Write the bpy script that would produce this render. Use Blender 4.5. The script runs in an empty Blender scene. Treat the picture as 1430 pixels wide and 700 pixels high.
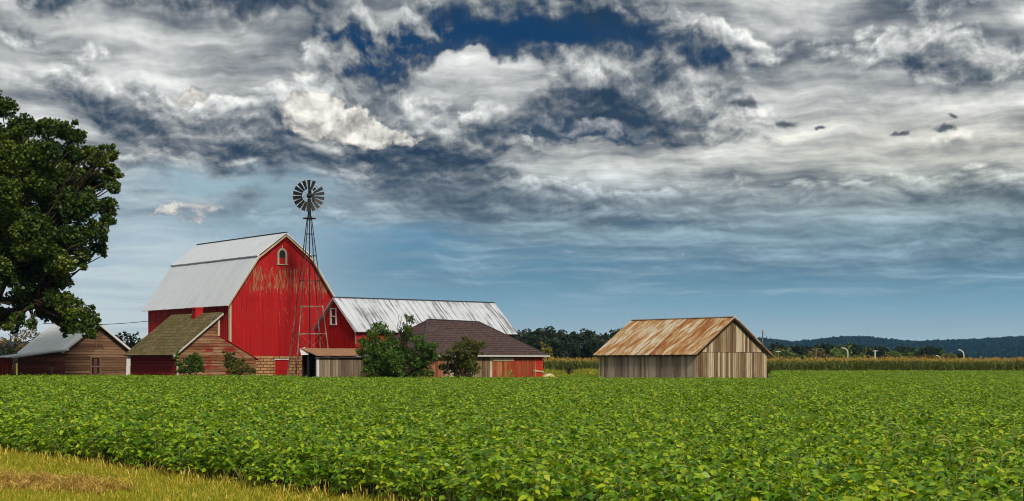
import bpy, math, random
import numpy as np
from mathutils import Vector, Matrix

scene = bpy.context.scene
col = scene.collection
R = math.radians

# ------------------------------------------------------------------ camera
cam_data = bpy.data.cameras.new('camera')
cam_data.lens = 36.0 * 2000.0 / 1430.0
cam_data.sensor_width = 36.0
cam_data.shift_y = 156.0 / 1430.0
cam_data.clip_start = 0.1
cam_data.clip_end = 30000.0
cam = bpy.data.objects.new('camera', cam_data)
cam.location = (0, 0, 1.7)
cam.rotation_euler = (R(90), 0, 0)
col.objects.link(cam)
scene.camera = cam

# ------------------------------------------------------------------ exposure / render
scene.view_settings.view_transform = 'Standard'
scene.view_settings.look = 'None'
scene.view_settings.exposure = 0.0
scene.view_settings.gamma = 1.0
scene.view_settings.use_curve_mapping = False
scene.render.engine = 'CYCLES'
scene.cycles.use_denoising = True
scene.cycles.use_adaptive_sampling = True
scene.cycles.adaptive_threshold = 0.015
scene.cycles.adaptive_min_samples = 8
scene.cycles.filter_width = 1.0
scene.cycles.max_bounces = 6
scene.cycles.transparent_max_bounces = 6
scene.cycles.volume_bounces = 0

SUN_DIR = Vector((0.42, -0.90, 0)).normalized()
SUN_EL = R(38)
sd = SUN_DIR * math.cos(SUN_EL) + Vector((0, 0, math.sin(SUN_EL)))
sun_data = bpy.data.lights.new('sun', 'SUN')
sun_data.energy = 3.3
sun_data.angle = R(10)
sun_data.color = (1.0, 0.93, 0.82)
sun = bpy.data.objects.new('sun', sun_data)
sun.rotation_euler = sd.to_track_quat('Z', 'Y').to_euler()
sun.location = (60, -60, 80)
col.objects.link(sun)


# ------------------------------------------------------------------ node helper
class NT:
    """small wrapper to write node trees as expressions"""
    def __init__(self, tree):
        self.t = tree
        self.n = tree.nodes
        self.l = tree.links

    def node(self, typ, **kw):
        nd = self.n.new(typ)
        for k, v in kw.items():
            setattr(nd, k, v)
        return nd

    def put(self, sock, v):
        if v is None:
            return
        if isinstance(v, bpy.types.NodeSocket):
            self.l.new(v, sock)
        elif isinstance(v, (tuple, list)) and len(v) == 3 and sock.type == 'RGBA':
            sock.default_value = (*v, 1.0)
        else:
            sock.default_value = v

    def m(self, op, a, b=None, c=None, clamp=False):
        nd = self.node('ShaderNodeMath', operation=op, use_clamp=clamp)
        self.put(nd.inputs[0], a)
        self.put(nd.inputs[1], b)
        self.put(nd.inputs[2], c)
        return nd.outputs[0]

    def add(self, a, b): return self.m('ADD', a, b)
    def sub(self, a, b): return self.m('SUBTRACT', a, b)
    def mul(self, a, b): return self.m('MULTIPLY', a, b)

    def vec(self, x, y, z=0.0):
        nd = self.node('ShaderNodeCombineXYZ')
        for i, v in enumerate((x, y, z)):
            self.put(nd.inputs[i], v)
        return nd.outputs[0]

    def sep(self, v):
        nd = self.node('ShaderNodeSeparateXYZ')
        self.put(nd.inputs[0], v)
        return nd.outputs

    def vm(self, op, a, b=None):
        nd = self.node('ShaderNodeVectorMath', operation=op)
        self.put(nd.inputs[0], a)
        if op == 'SCALE':
            self.put(nd.inputs[3], b)
        else:
            self.put(nd.inputs[1], b)
        return nd.outputs[0]

    def noise(self, v, scale=1.0, detail=3.0, rough=0.5, color=False, dist=0.0, dim='3D'):
        nd = self.node('ShaderNodeTexNoise', noise_dimensions=dim)
        self.put(nd.inputs['Vector'], v)
        self.put(nd.inputs['Scale'], scale)
        self.put(nd.inputs['Detail'], detail)
        self.put(nd.inputs['Roughness'], rough)
        self.put(nd.inputs['Distortion'], dist)
        return nd.outputs['Color' if color else 'Fac']

    def ramp(self, f, stops, interp='LINEAR'):
        nd = self.node('ShaderNodeValToRGB')
        cr = nd.color_ramp
        cr.interpolation = interp
        while len(cr.elements) < len(stops):
            cr.elements.new(0.5)
        for e, (p, c) in zip(cr.elements, stops):
            e.position = p
            e.color = (c, c, c, 1) if isinstance(c, (int, float)) else (*c, 1)
        self.put(nd.inputs[0], f)
        return nd.outputs[0]

    def sstep(self, v, a, b, lo=0.0, hi=1.0):
        nd = self.node('ShaderNodeMapRange', interpolation_type='SMOOTHSTEP')
        for i, q in enumerate((v, a, b, lo, hi)):
            self.put(nd.inputs[i], q)
        return nd.outputs[0]

    def mix(self, f, a, b, mode='MIX'):
        nd = self.node('ShaderNodeMix', data_type='RGBA', blend_type=mode)
        self.put(nd.inputs[0], f)
        self.put(nd.inputs[6], a)
        self.put(nd.inputs[7], b)
        return nd.outputs[2]


def lin(r, g, b):
    f = lambda c: c / 12.92 if c <= 0.04045 else ((c + 0.055) / 1.055) ** 2.4
    return (f(r / 255), f(g / 255), f(b / 255))


# ------------------------------------------------------------------ world: clear sky + broken cloud decks by direction
world = bpy.data.worlds.new('World')
scene.world = world
world.use_nodes = True
world.node_tree.nodes.clear()


def build_sky(tree):
    w = NT(tree)
    STR = 0.1
    noise = lambda *a: w.noise(*a, dim='2D')
    out = w.node('ShaderNodeOutputWorld')
    bg = w.node('ShaderNodeBackground')
    bg.inputs[1].default_value = STR
    w.l.new(bg.outputs[0], out.inputs[0])
    sky = w.node('ShaderNodeTexSky', sky_type='NISHITA')
    sky.sun_disc = False
    sky.sun_elevation = SUN_EL
    sky.sun_rotation = math.atan2(SUN_DIR.x, SUN_DIR.y)
    sky.air_density = 1.0
    sky.dust_density = 0.6
    sky.ozone_density = 2.0
    tc = w.node('ShaderNodeTexCoord')
    x, y, z = w.sep(tc.outputs['Generated'])
    az = w.m('ARCTAN2', x, y)
    hor = w.m('SQRT', w.add(w.mul(x, x), w.mul(y, y)))
    el = w.m('MAXIMUM', w.m('ARCTAN2', z, hor), 0.0)
    X = w.mul(az, 20.0)            # units of about 2.9 degrees
    Y = w.mul(el, 20.0)
    # cloud coordinates: the decks flatten towards the horizon
    V = w.mul(w.m('LOGARITHM', w.add(Y, 0.9), math.e), 4.2)
    P = w.vec(X, V, 0.0)
    W1 = w.vm('SUBTRACT', noise(P, 0.7, 3, 0.5, True), (0.5, 0.5, 0.5))
    P2 = w.vm('ADD', P, w.vm('SCALE', W1, 0.45))
    wx, wy, wz = w.sep(W1)
    W2 = w.vm('SUBTRACT', noise(w.vm('ADD', P, (31, 7, 3)), 2.2, 5, 0.55, True), (0.5, 0.5, 0.5))
    vx, vy, vz = w.sep(W2)
    # warped position used by the placed cloud masses
    BX = w.add(X, w.add(w.mul(wx, 1.5), w.mul(vx, 0.9)))
    BY = w.add(Y, w.add(w.mul(wy, 0.75), w.mul(vy, 0.55)))

    BV = w.vec(BX, BY, 0.0)
    QV = w.vec(X, Y, 0.0)

    def total(lst, v=BV, s=None):
        """sum of soft masses; each is centre (x, y), half sizes and weight in hundredths of the sky unit"""
        for px, py, sx, sy, amp in lst:
            k = (100.0 / sx, 100.0 / sy, 0.0)
            o = (-(px - 715) / sx, -(506 - py) / sy, 0.0)
            q = w.node('ShaderNodeVectorMath', operation='MULTIPLY_ADD')
            w.put(q.inputs[0], v)
            w.put(q.inputs[1], k)
            w.put(q.inputs[2], o)
            d = w.node('ShaderNodeVectorMath', operation='DOT_PRODUCT')
            w.put(d.inputs[0], q.outputs[0])
            w.put(d.inputs[1], q.outputs[0])
            e = w.m('POWER', 0.36788, d.outputs['Value'])
            s = w.m('MULTIPLY_ADD', e, amp, 0.0 if s is None else s)
        return s

    # ---- noise fields shared by the decks
    def dens(q_):
        return noise(q_, 0.85, 8, 0.50)
    S = w.vm('MULTIPLY', P2, (0.44, 1.05, 1.0))
    d0 = dens(S)
    d1 = dens(w.vm('ADD', S, (0.02, 0.24, 0.0)))
    F = w.vm('MULTIPLY', P2, (0.95, 1.35, 1.0))
    fine0 = noise(F, 2.3, 6, 0.58)
    fine1 = noise(w.vm('ADD', F, (0.03, 0.10, 0)), 2.3, 6, 0.58)
    frelief = w.sub(fine0, fine1)
    streak = noise(w.vm('MULTIPLY', w.vm('ADD', P, w.vm('SCALE', W1, 0.35)), (0.30, 1.9, 1.0)), 1.5, 6, 0.56)
    upper = w.sstep(Y, 1.7, 2.9)          # heaped above, streaky below
    light = total([
        (20, 15, 70, 40, 0.45), (60, 120, 130, 60, 0.10), (250, 105, 160, 26, 0.30), (120, 200, 110, 60, 0.28),
        (760, 92, 130, 34, 0.42), (610, 130, 120, 30, 0.25), (560, 35, 40, 30, 0.30),
        (1085, 18, 120, 36, 0.60), (1410, 50, 55, 28, 0.75), (1300, 60, 60, 28, 0.25),
        (1010, 132, 150, 22, 0.30), (1180, 185, 260, 45, 0.25), (1350, 225, 150, 55, 0.24), (860, 238, 160, 22, 0.22),
        (330, 75, 70, 18, 0.22), (1000, 230, 200, 30, 0.12), (250, 210, 80, 35, 0.15),
    ])
    dark = total([
        (760, 45, 430, 52, 0.22), (1300, 90, 260, 60, 0.12), (620, 280, 520, 60, 0.14),
        (420, 12, 160, 30, 0.40), (130, 30, 90, 30, 0.18), (50, 78, 70, 18, 0.20), (300, 30, 120, 30, 0.2),
        (525, 80, 80, 30, 1.0), (690, 40, 130, 34, 0.62), (860, 62, 150, 30, 0.60), (1010, 85, 90, 26, 0.50),
        (880, 135, 120, 22, 0.30), (1040, 145, 50, 22, 0.42), (1330, 20, 140, 26, 0.45), (1210, 60, 70, 36, 0.35), (1370, 95, 110, 34, 0.36),
        (790, 188, 110, 26, 0.50), (700, 175, 60, 30, 0.25), (230, 165, 110, 34, 0.42), (330, 220, 160, 26, 0.42), (400, 90, 150, 22, 0.22),
        (560, 205, 90, 14, 0.35), (640, 260, 240, 30, 0.20), (900, 290, 300, 30, 0.16), (330, 305, 110, 20, 0.12),
    ])
    # far deck: thin pale altostratus in long streaks
    bgb = w.add(w.add(0.60, w.mul(w.sub(streak, 0.5), w.add(0.75, w.mul(upper, 0.4)))), w.add(w.mul(frelief, 0.25), w.sub(w.mul(light, 0.35), w.mul(dark, 0.30))))
    grey = [(0.0, lin(34, 58, 82)), (0.20, lin(72, 86, 102)), (0.40, lin(118, 125, 132)), (0.58, lin(163, 167, 169)), (0.74, lin(202, 204, 203)), (0.88, lin(228, 230, 229)), (1.0, lin(253, 253, 248))]
    ccol = w.ramp(bgb, grey)
    # near deck: heaped clouds with lit tops and slate bases
    place = w.add(w.sub(w.mul(dark, 0.36), w.mul(light, 0.30)), w.mul(w.sub(upper, 1.0), 0.05))
    body = w.add(w.add(d0, w.mul(w.sub(fine0, 0.5), 0.22)), place)
    above = w.add(w.add(d1, w.mul(w.sub(fine1, 0.5), 0.22)), place)
    alpha = w.mul(w.sstep(body, 0.475, 0.575), w.add(w.mul(upper, 0.42), 0.55))
    shade = w.add(w.sub(0.74, w.mul(w.sub(above, 0.42), 1.75)), w.add(w.mul(frelief, w.add(0.20, w.mul(upper, 0.50))), w.mul(w.sub(body, above), w.add(0.45, w.mul(upper, 0.75)))))
    shade = w.add(shade, w.mul(w.sub(1.0, upper), 0.02))
    ncol = w.ramp(shade, grey)
    bright = shade
    navy = w.m('MINIMUM', total([(560, 72, 130, 26, 0.9), (700, 48, 130, 28, 0.8), (840, 62, 120, 22, 0.6), (500, 92, 50, 20, 0.6), (1000, 95, 70, 14, 0.5)]), 1.0)
    navy = w.mul(navy, w.sstep(shade, 0.50, 0.12))
    ncol = w.mix(navy, ncol, lin(12, 58, 100))
    ccol = w.mix(alpha, ccol, ncol)
    # warm tint low on the right, colder on the lower deck
    warm = total([(1340, 250, 420, 80, 0.55)], v=QV)
    ccol = w.mix(warm, ccol, w.mix(1.0, ccol, (1.05, 0.98, 0.80), 'MULTIPLY'))
    cold = w.sstep(Y, 3.0, 1.5)
    ccol = w.mix(w.mul(cold, 0.85), ccol, w.mix(1.0, ccol, (0.42, 0.70, 0.90), 'MULTIPLY'))
    # ---- clear air under the deck
    low = w.ramp(w.mul(Y, 0.4), [(0.0, lin(178, 193, 202)), (0.12, lin(156, 184, 199)), (0.32, lin(108, 156, 182)), (0.50, lin(64, 124, 158)), (1.0, lin(66, 126, 164))])
    leftl = w.sstep(X, -1.0, -5.5)
    low = w.mix(w.mul(leftl, 0.9), low, lin(206, 217, 221))
    clear = w.mix(0.12, w.vm('SCALE', low, 1.0 / STR), sky.outputs[0])
    thin = w.mul(w.sstep(streak, 0.44, 0.72), 0.30)
    clear = w.mix(thin, clear, tuple(c / STR for c in lin(150, 172, 190)))
    # ---- cover: everything above the ragged lower edge, less a few gaps
    edge = w.add(w.add(Y, w.mul(w.sub(streak, 0.5), 1.5)), w.mul(wy, 0.6))
    edge = w.add(edge, total([(300, 345, 420, 50, -0.95), (1150, 350, 420, 40, 0.25)], v=QV))
    cover = w.sstep(edge, 0.55, 1.85)
    gaps = total([(300, 262, 150, 18, 0.75), (420, 285, 50, 22, 0.45), (540, 347, 110, 9, 0.8), (520, 420, 900, 40, 0.4)])
    cover = w.mul(cover, w.m('SUBTRACT', 1.0, gaps, clamp=True))
    gapcol = w.mix(total([(320, 268, 240, 50, 1.0)], v=QV), clear, tuple(c / STR for c in lin(160, 192, 206)))
    c = w.mix(cover, gapcol, w.vm('SCALE', ccol, 1.0 / STR))

    # ---- single cumulus heaps: crisp cauliflower edges, lit upper side, slate base
    bil = w.node('ShaderNodeTexVoronoi', feature='SMOOTH_F1')
    w.put(bil.inputs['Vector'], w.vm('ADD', w.vec(w.mul(X, 1.0), w.mul(Y, 1.15), 0.0), w.vm('SCALE', W2, 0.55)))
    w.put(bil.inputs['Scale'], 3.2)
    w.put(bil.inputs['Detail'], 2.0)
    w.put(bil.inputs['Roughness'], 0.6)
    lump = w.sub(0.55, bil.outputs['Distance'])
    HV = w.vec(w.add(X, w.add(w.mul(wx, 0.5), w.mul(vx, 0.55))), w.add(Y, w.add(w.mul(wy, 0.25), w.mul(vy, 0.45))), 0.0)

    SV = w.vec(w.add(X, w.mul(vx, 0.55)), w.add(Y, w.mul(vy, 0.22)), 0.0)

    def heap(c, lobes, bases, top, mid, base, hard=0.2, v=HV, lift=0.60):
        body = w.add(total(lobes, v=v), w.mul(lump, 0.45))
        a = w.sstep(body, 0.50, 0.50 + hard)
        shade = w.add(w.add(w.sub(w.add(lift, w.mul(w.sub(body, 0.5), 0.45)), total(bases, v=v)), w.mul(frelief, 1.1)), w.mul(w.sub(lump, 0.22), 0.8))
        cc = w.ramp(shade, [(0.0, base), (0.38, mid), (0.66, tuple(0.5 * (p + q) for p, q in zip(mid, top))), (1.0, top)])
        return w.mix(a, c, w.vm('SCALE', cc, 1.0 / STR))

    cream, mid, base = lin(255, 252, 242), lin(178, 175, 170), lin(78, 86, 100)
    c = heap(c, [(430, 155, 46, 36, 0.9), (485, 178, 52, 30, 1.0), (560, 192, 70, 18, 0.75), (385, 185, 50, 22, 0.5)],
             [(520, 212, 130, 13, 0.75), (400, 205, 60, 14, 0.6)], cream, mid, base, 0.24, HV, 0.82)
    c = heap(c, [(285, 146, 42, 26, 1.0), (180, 120, 40, 20, 0.55)], [(270, 172, 70, 12, 0.5)], lin(240, 236, 226), mid, base, 0.3, HV, 0.75)
    c = heap(c, [(262, 298, 46, 20, 0.95), (225, 312, 26, 10, 0.7), (315, 296, 36, 14, 0.6)], [(330, 306, 46, 22, 0.25), (270, 322, 80, 8, 0.4)],
             lin(246, 240, 226), lin(176, 180, 182), lin(120, 138, 152), 0.25, HV, 0.78)
    c = heap(c, [(800, 180, 90, 26, 1.0), (730, 188, 60, 20, 0.7), (870, 188, 50, 18, 0.8)], [(800, 204, 150, 15, 0.5)],
             lin(178, 180, 184), lin(112, 120, 131), lin(56, 76, 98), 0.35)
    c = heap(c, [(798, 358, 28, 5, 0.95), (945, 357, 22, 4, 0.8)], [(800, 364, 40, 3, 0.4)], lin(205, 215, 222), lin(170, 186, 198), lin(120, 146, 166))
    c = heap(c, [(1302, 198, 26, 9, 1.2), (1309, 181, 18, 6, 1.1), (1244, 201, 12, 5, 1.1), (1090, 183, 38, 9, 1.2), (1150, 188, 16, 5, 1.0), (1040, 150, 40, 12, 1.1)],
             [(1200, 190, 400, 60, 0.15)], lin(128, 132, 138), lin(88, 95, 104), lin(52, 62, 74), 0.55, SV)
    w.put(bg.inputs[0], c)


build_sky(world.node_tree)
world.cycles.sampling_method = 'MANUAL'
world.cycles.sample_map_resolution = 256


# ==================================================================== helpers: objects and meshes
def tag(o, label=None, cat=None, group=None, kind=None):
    for k, v in (('label', label), ('category', cat), ('group', group), ('kind', kind)):
        if v:
            o[k] = v
    return o


def thing(name, label, cat, loc=(0, 0, 0), rotz=0.0, group=None):
    o = bpy.data.objects.new(name, None)
    o.empty_display_size = 0.3
    o.location = loc
    o.rotation_euler = (0, 0, rotz)
    col.objects.link(o)
    return tag(o, label, cat, group)


def copy_tree(o, parent=None):
    c = o.copy()
    col.objects.link(c)
    if parent is not None:
        c.parent = parent
    for ch in list(o.children):
        copy_tree(ch, c)
    return c


class MB:
    """collects faces and links them as one mesh object"""
    def __init__(self):
        self.v, self.f = [], []

    def poly(self, pts):
        b = len(self.v)
        self.v += [tuple(p) for p in pts]
        self.f.append(tuple(range(b, b + len(pts))))
        return self

    def hexa(self, p):
        """eight corners: four of one side, then the four opposite ones"""
        b = len(self.v)
        self.v += [tuple(q) for q in p]
        for f in ((0, 3, 2, 1), (4, 5, 6, 7), (0, 1, 5, 4), (1, 2, 6, 5), (2, 3, 7, 6), (3, 0, 4, 7)):
            self.f.append(tuple(b + i for i in f))
        return self

    def box(self, x0, x1, y0, y1, z0, z1):
        return self.hexa([(x0, y0, z0), (x1, y0, z0), (x1, y1, z0), (x0, y1, z0),
                          (x0, y0, z1), (x1, y0, z1), (x1, y1, z1), (x0, y1, z1)])

    def bar(self, a, b, wdt, hgt=None, up=(0, 0, 1)):
        """square bar between two points"""
        a, b = Vector(a), Vector(b)
        d = (b - a).normalized()
        up = Vector(up)
        if abs(d.dot(up)) > 0.98:
            up = Vector((1, 0, 0))
        s = d.cross(up).normalized()
        t = s.cross(d).normalized()
        h = wdt if hgt is None else hgt
        c = [(-.5, -.5), (.5, -.5), (.5, .5), (-.5, .5)]
        return self.hexa([a + s * (i * wdt) + t * (j * h) for i, j in c] + [b + s * (i * wdt) + t * (j * h) for i, j in c])

    def tube(self, pts, rad, n=6):
        pts = [Vector(p) for p in pts]
        if not isinstance(rad, (list, tuple)):
            rad = [rad] * len(pts)
        base = len(self.v)
        for i, p in enumerate(pts):
            d = (pts[min(i + 1, len(pts) - 1)] - pts[max(i - 1, 0)]).normalized()
            ref = Vector((1, 0, 0)) if abs(d.x) < 0.8 else Vector((0, 1, 0))
            s = d.cross(ref).normalized()
            t = d.cross(s).normalized()
            for k in range(n):
                a = 2 * math.pi * k / n
                self.v.append(tuple(p + (s * math.cos(a) + t * math.sin(a)) * rad[i]))
        for i in range(len(pts) - 1):
            for k in range(n):
                a, b = base + i * n + k, base + i * n + (k + 1) % n
                self.f.append((a, b, b + n, a + n))
        self.f.append(tuple(base + k for k in range(n))[::-1])
        self.f.append(tuple(base + (len(pts) - 1) * n + k for k in range(n)))
        return self

    def build(self, name, mat=None, parent=None, smooth=False):
        me = bpy.data.meshes.new(name)
        me.from_pydata(self.v, [], self.f)
        me.update()
        if smooth:
            me.polygons.foreach_set('use_smooth', [True] * len(me.polygons))
        o = bpy.data.objects.new(name, me)
        if mat:
            me.materials.append(mat)
        col.objects.link(o)
        if parent is not None:
            o.parent = parent
        return o


# ==================================================================== materials
def material(name, fn, rough=0.8, spec=0.3, metal=0.0):
    mt = bpy.data.materials.new(name)
    mt.use_nodes = True
    t = NT(mt.node_tree)
    bsdf = mt.node_tree.nodes['Principled BSDF']
    bsdf.inputs['Roughness'].default_value = rough
    bsdf.inputs['Specular IOR Level'].default_value = spec
    bsdf.inputs['Metallic'].default_value = metal
    tc = t.node('ShaderNodeTexCoord').outputs['Object']
    isl = t.node('ShaderNodeNewGeometry').outputs['Random Per Island']
    r = fn(t, tc, isl)
    if isinstance(r, dict):
        c = r['color']
        if 'rough' in r:
            t.put(bsdf.inputs['Roughness'], r['rough'])
        if 'bump' in r:
            b = t.node('ShaderNodeBump')
            b.inputs['Strength'].default_value = r.get('bstr', 0.4)
            b.inputs['Distance'].default_value = r.get('bdist', 0.02)
            t.put(b.inputs['Height'], r['bump'])
            t.l.new(b.outputs[0], bsdf.inputs['Normal'])
    else:
        c = r
    t.put(bsdf.inputs['Base Color'], c)
    return mt


def plain(name, c, rough=0.7, var=0.25, scale=3.0, metal=0.0, spec=0.3):
    def fn(t, tc, isl):
        n = t.noise(tc, scale, 4, 0.6)
        return t.mix(n, tuple(q * (1 - var) for q in c), tuple(min(1, q * (1 + var)) for q in c))
    return material(name, fn, rough, spec, metal)


def boards(name, stops, along='z', grime=0.5, patch=None, pscale=0.5, rough=0.85):
    """old sawn boards: every board its own tone, long grain, blotches of a second colour"""
    def fn(t, tc, isl):
        k = {'z': (14.0, 14.0, 0.7), 'x': (0.7, 14.0, 14.0)}[along]
        grain = t.noise(t.vm('MULTIPLY', tc, k), 1.0, 5, 0.65)
        big = t.noise(t.vm('ADD', t.vm('MULTIPLY', tc, tuple(0.35 * q if q > 1 else q for q in k)), t.vec(t.mul(isl, 40), 0, t.mul(isl, 17))), 1.0, 4, 0.6)
        f = t.add(t.add(t.mul(isl, 0.44), 0.03), t.mul(t.add(grain, big), 0.31)) if along == 'z' else t.add(t.add(t.mul(isl, 0.30), 0.10), t.mul(t.add(grain, big), 0.32))
        c = t.ramp(f, stops)
        if patch:
            pm = t.noise(t.vm('ADD', t.vm('MULTIPLY', tc, (pscale * 4, pscale * 4, pscale) if along == 'z' else (pscale, pscale * 4, pscale * 3)), t.vec(0, 0, t.mul(isl, 3))), 1.0, 5, 0.65)
            c = t.mix(t.sstep(pm, 0.5, 0.62), c, patch)
        dk = t.sstep(grain, 0.42, 0.28)
        c = t.mix(t.mul(dk, grime), c, tuple(0.35 * q for q in stops[0][1]))
        return {'color': c, 'bump': grain, 'bstr': 0.3, 'bdist': 0.01}
    return material(name, fn, rough)


def red_gable(t, tc, isl):
    # oxide red over tan boards: the paint has flaked along the grain, most of all in the middle of the gable
    x, y, z = t.sep(tc)
    base = t.ramp(t.noise(t.vm('MULTIPLY', tc, (5, 5, 0.35)), 1.0, 4, 0.6), [(0.3, (0.30, 0.004, 0.005)), (0.55, (0.42, 0.005, 0.006)), (0.75, (0.50, 0.010, 0.009))])
    base = t.mix(t.mul(isl, 0.35), base, (0.30, 0.003, 0.004))
    fl = t.noise(t.vm('ADD', t.vm('MULTIPLY', tc, (8.5, 8.5, 1.15)), t.vec(t.mul(isl, 30), 0, 0)), 1.0, 6, 0.68)
    zone = t.noise(t.vm('MULTIPLY', tc, (0.5, 0.5, 0.45)), 1.0, 3, 0.5)
    band = t.mul(t.sstep(z, 6.9, 8.3), t.sstep(z, 10.9, 9.3))
    low = t.mul(t.sstep(z, 4.2, 5.4), t.sstep(z, 7.1, 6.2))
    amt = t.add(t.add(t.mul(band, 0.150), t.mul(low, 0.02)), t.mul(t.sub(zone, 0.5), 0.22))
    peel = t.sstep(t.add(fl, amt), 0.66, 0.70)
    wood = t.ramp(t.noise(t.vm('MULTIPLY', tc, (20, 20, 2)), 1.0, 3), [(0.35, (0.13, 0.05, 0.022)), (0.65, (0.40, 0.22, 0.10))])
    return t.mix(peel, base, wood)


M = {}
M['red_gable'] = material('red_gable_boards', red_gable, 0.75)
M['red_side'] = material('red_ribbed_siding', lambda t, tc, isl: t.ramp(t.noise(t.vm('MULTIPLY', tc, (3, 3, 0.4)), 1.0, 4, 0.6), [(0.3, (0.26, 0.004, 0.005)), (0.7, (0.42, 0.008, 0.008))]), 0.6)
M['red_trim'] = plain('red_painted_timber', (0.40, 0.008, 0.008), 0.6)
M['cream'] = plain('cream_painted_trim', (0.46, 0.39, 0.25), 0.7, 0.3, 6)
M['white_wood'] = plain('weathered_white_timber', (0.62, 0.60, 0.54), 0.75, 0.35, 7)
M['dark'] = plain('dark_interior', (0.010, 0.010, 0.012), 0.9)
M['backing'] = plain('dark_board_backing', (0.018, 0.013, 0.010), 0.9)
M['glass'] = material('old_window_glass', lambda t, tc, isl: (0.012, 0.014, 0.018), 0.12, 0.5)
M['steel'] = material('galvanised_old_steel', lambda t, tc, isl: t.ramp(t.noise(t.vm('MULTIPLY', tc, (6, 6, 1.2)), 1.0, 5, 0.65), [(0.36, (0.10, 0.045, 0.022)), (0.5, (0.22, 0.13, 0.09)), (0.64, (0.36, 0.33, 0.30))]), 0.55, 0.4, 0.35)
M['silhouette_steel'] = material('steel_in_silhouette', lambda t, tc, isl: t.ramp(t.noise(tc, 3.0, 4), [(0.35, (0.010, 0.008, 0.008)), (0.7, (0.030, 0.020, 0.017))]), 0.6, 0.4)  # near-black puts the upper tower's silhouette against the sky into the colour
M['block'] = None


def block_fn(t, tc, isl):
    x, y, z = t.sep(tc)
    br = t.node('ShaderNodeTexBrick')
    t.put(br.inputs['Vector'], t.vec(t.add(x, y), z, 0))
    br.inputs['Color1'].default_value = (0.46, 0.27, 0.11, 1)
    br.inputs['Color2'].default_value = (0.30, 0.15, 0.06, 1)
    br.inputs['Mortar'].default_value = (0.10, 0.022, 0.014, 1)
    br.inputs['Scale'].default_value = 1.0
    br.inputs['Mortar Size'].default_value = 0.032
    br.inputs['Mortar Smooth'].default_value = 0.3
    br.inputs['Bias'].default_value = -0.25
    br.inputs['Brick Width'].default_value = 0.62
    br.inputs['Row Height'].default_value = 0.25
    n = t.noise(tc, 5.0, 5, 0.65)
    return {'color': t.mix(t.sstep(n, 0.5, 0.36, 0.0, 0.6), br.outputs['Color'], (0.13, 0.05, 0.025)), 'bump': br.outputs['Fac'], 'bstr': -0.6, 'bdist': 0.03}


M['block'] = material('tan_block_masonry', block_fn, 0.9)


def metal_roof(base, dirt, streak=0.35, rust=None):
    def fn(t, tc, isl):
        # streaks run down the slope (local x), panels lie side by side along local y
        n = t.noise(t.vm('MULTIPLY', tc, (0.25, 5.0, 0.25)), 1.0, 5, 0.65)
        n2 = t.noise(t.vm('MULTIPLY', tc, (0.7, 0.7, 0.7)), 1.0, 4, 0.6)
        f = t.mul(t.sstep(t.add(n, t.mul(t.sub(n2, 0.5), 0.4)), 0.48, 0.66), streak)
        c = t.mix(f, base, dirt)
        c = t.mix(t.mul(isl, 0.10), c, dirt)
        return {'color': c, 'rough': t.add(0.38, t.mul(n2, 0.25))}
    return fn


M['barn_roof'] = material('pale_grey_sheet_roof', metal_roof((0.66, 0.69, 0.73), (0.48, 0.51, 0.56), 0.5), 0.45, 0.4, 0.0)
M['annex_roof'] = material('streaked_sheet_roof', metal_roof((0.58, 0.60, 0.63), (0.13, 0.13, 0.15), 0.95), 0.45, 0.4, 0.0)
M['white_roof'] = material('white_sheet_roof', metal_roof((0.82, 0.84, 0.84), (0.58, 0.60, 0.60), 0.45), 0.5, 0.4, 0.0)
M['roof_edge'] = plain('dark_roof_edge', (0.05, 0.047, 0.047), 0.8)
M['edge_pale'] = plain('pale_roof_edge', (0.46, 0.45, 0.40), 0.7)


def rusty(t, tc, isl):
    x, y, z = t.sep(tc)
    q = t.vec(t.mul(x, 0.5), t.add(t.mul(y, 1.5), t.mul(x, 0.25)), 0.0)
    n = t.noise(q, 1.25, 6, 0.66)
    n2 = t.noise(t.vm('ADD', t.vec(t.mul(x, 0.9), t.mul(y, 2.6), 0), (7, 3, 1)), 1.5, 6, 0.7)
    # each sheet starts to rust on its own
    f = t.add(t.add(t.mul(n, 0.62), t.mul(n2, 0.46)), t.mul(t.sub(isl, 0.5), 0.10))
    c = t.ramp(f, [(0.40, (0.62, 0.57, 0.49)), (0.495, (0.52, 0.42, 0.28)), (0.53, (0.42, 0.26, 0.11)), (0.565, (0.40, 0.20, 0.060)), (0.62, (0.30, 0.105, 0.026)), (0.71, (0.18, 0.052, 0.020))])
    spot = t.noise(tc, 9.0, 4, 0.7)
    c = t.mix(t.mul(t.sstep(spot, 0.55, 0.7), 0.35), c, (0.62, 0.50, 0.36))
    return {'color': c, 'rough': t.add(0.5, t.mul(f, 0.4))}


M['rusty'] = material('rusted_sheet_roof', rusty, 0.7, 0.3)


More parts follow.
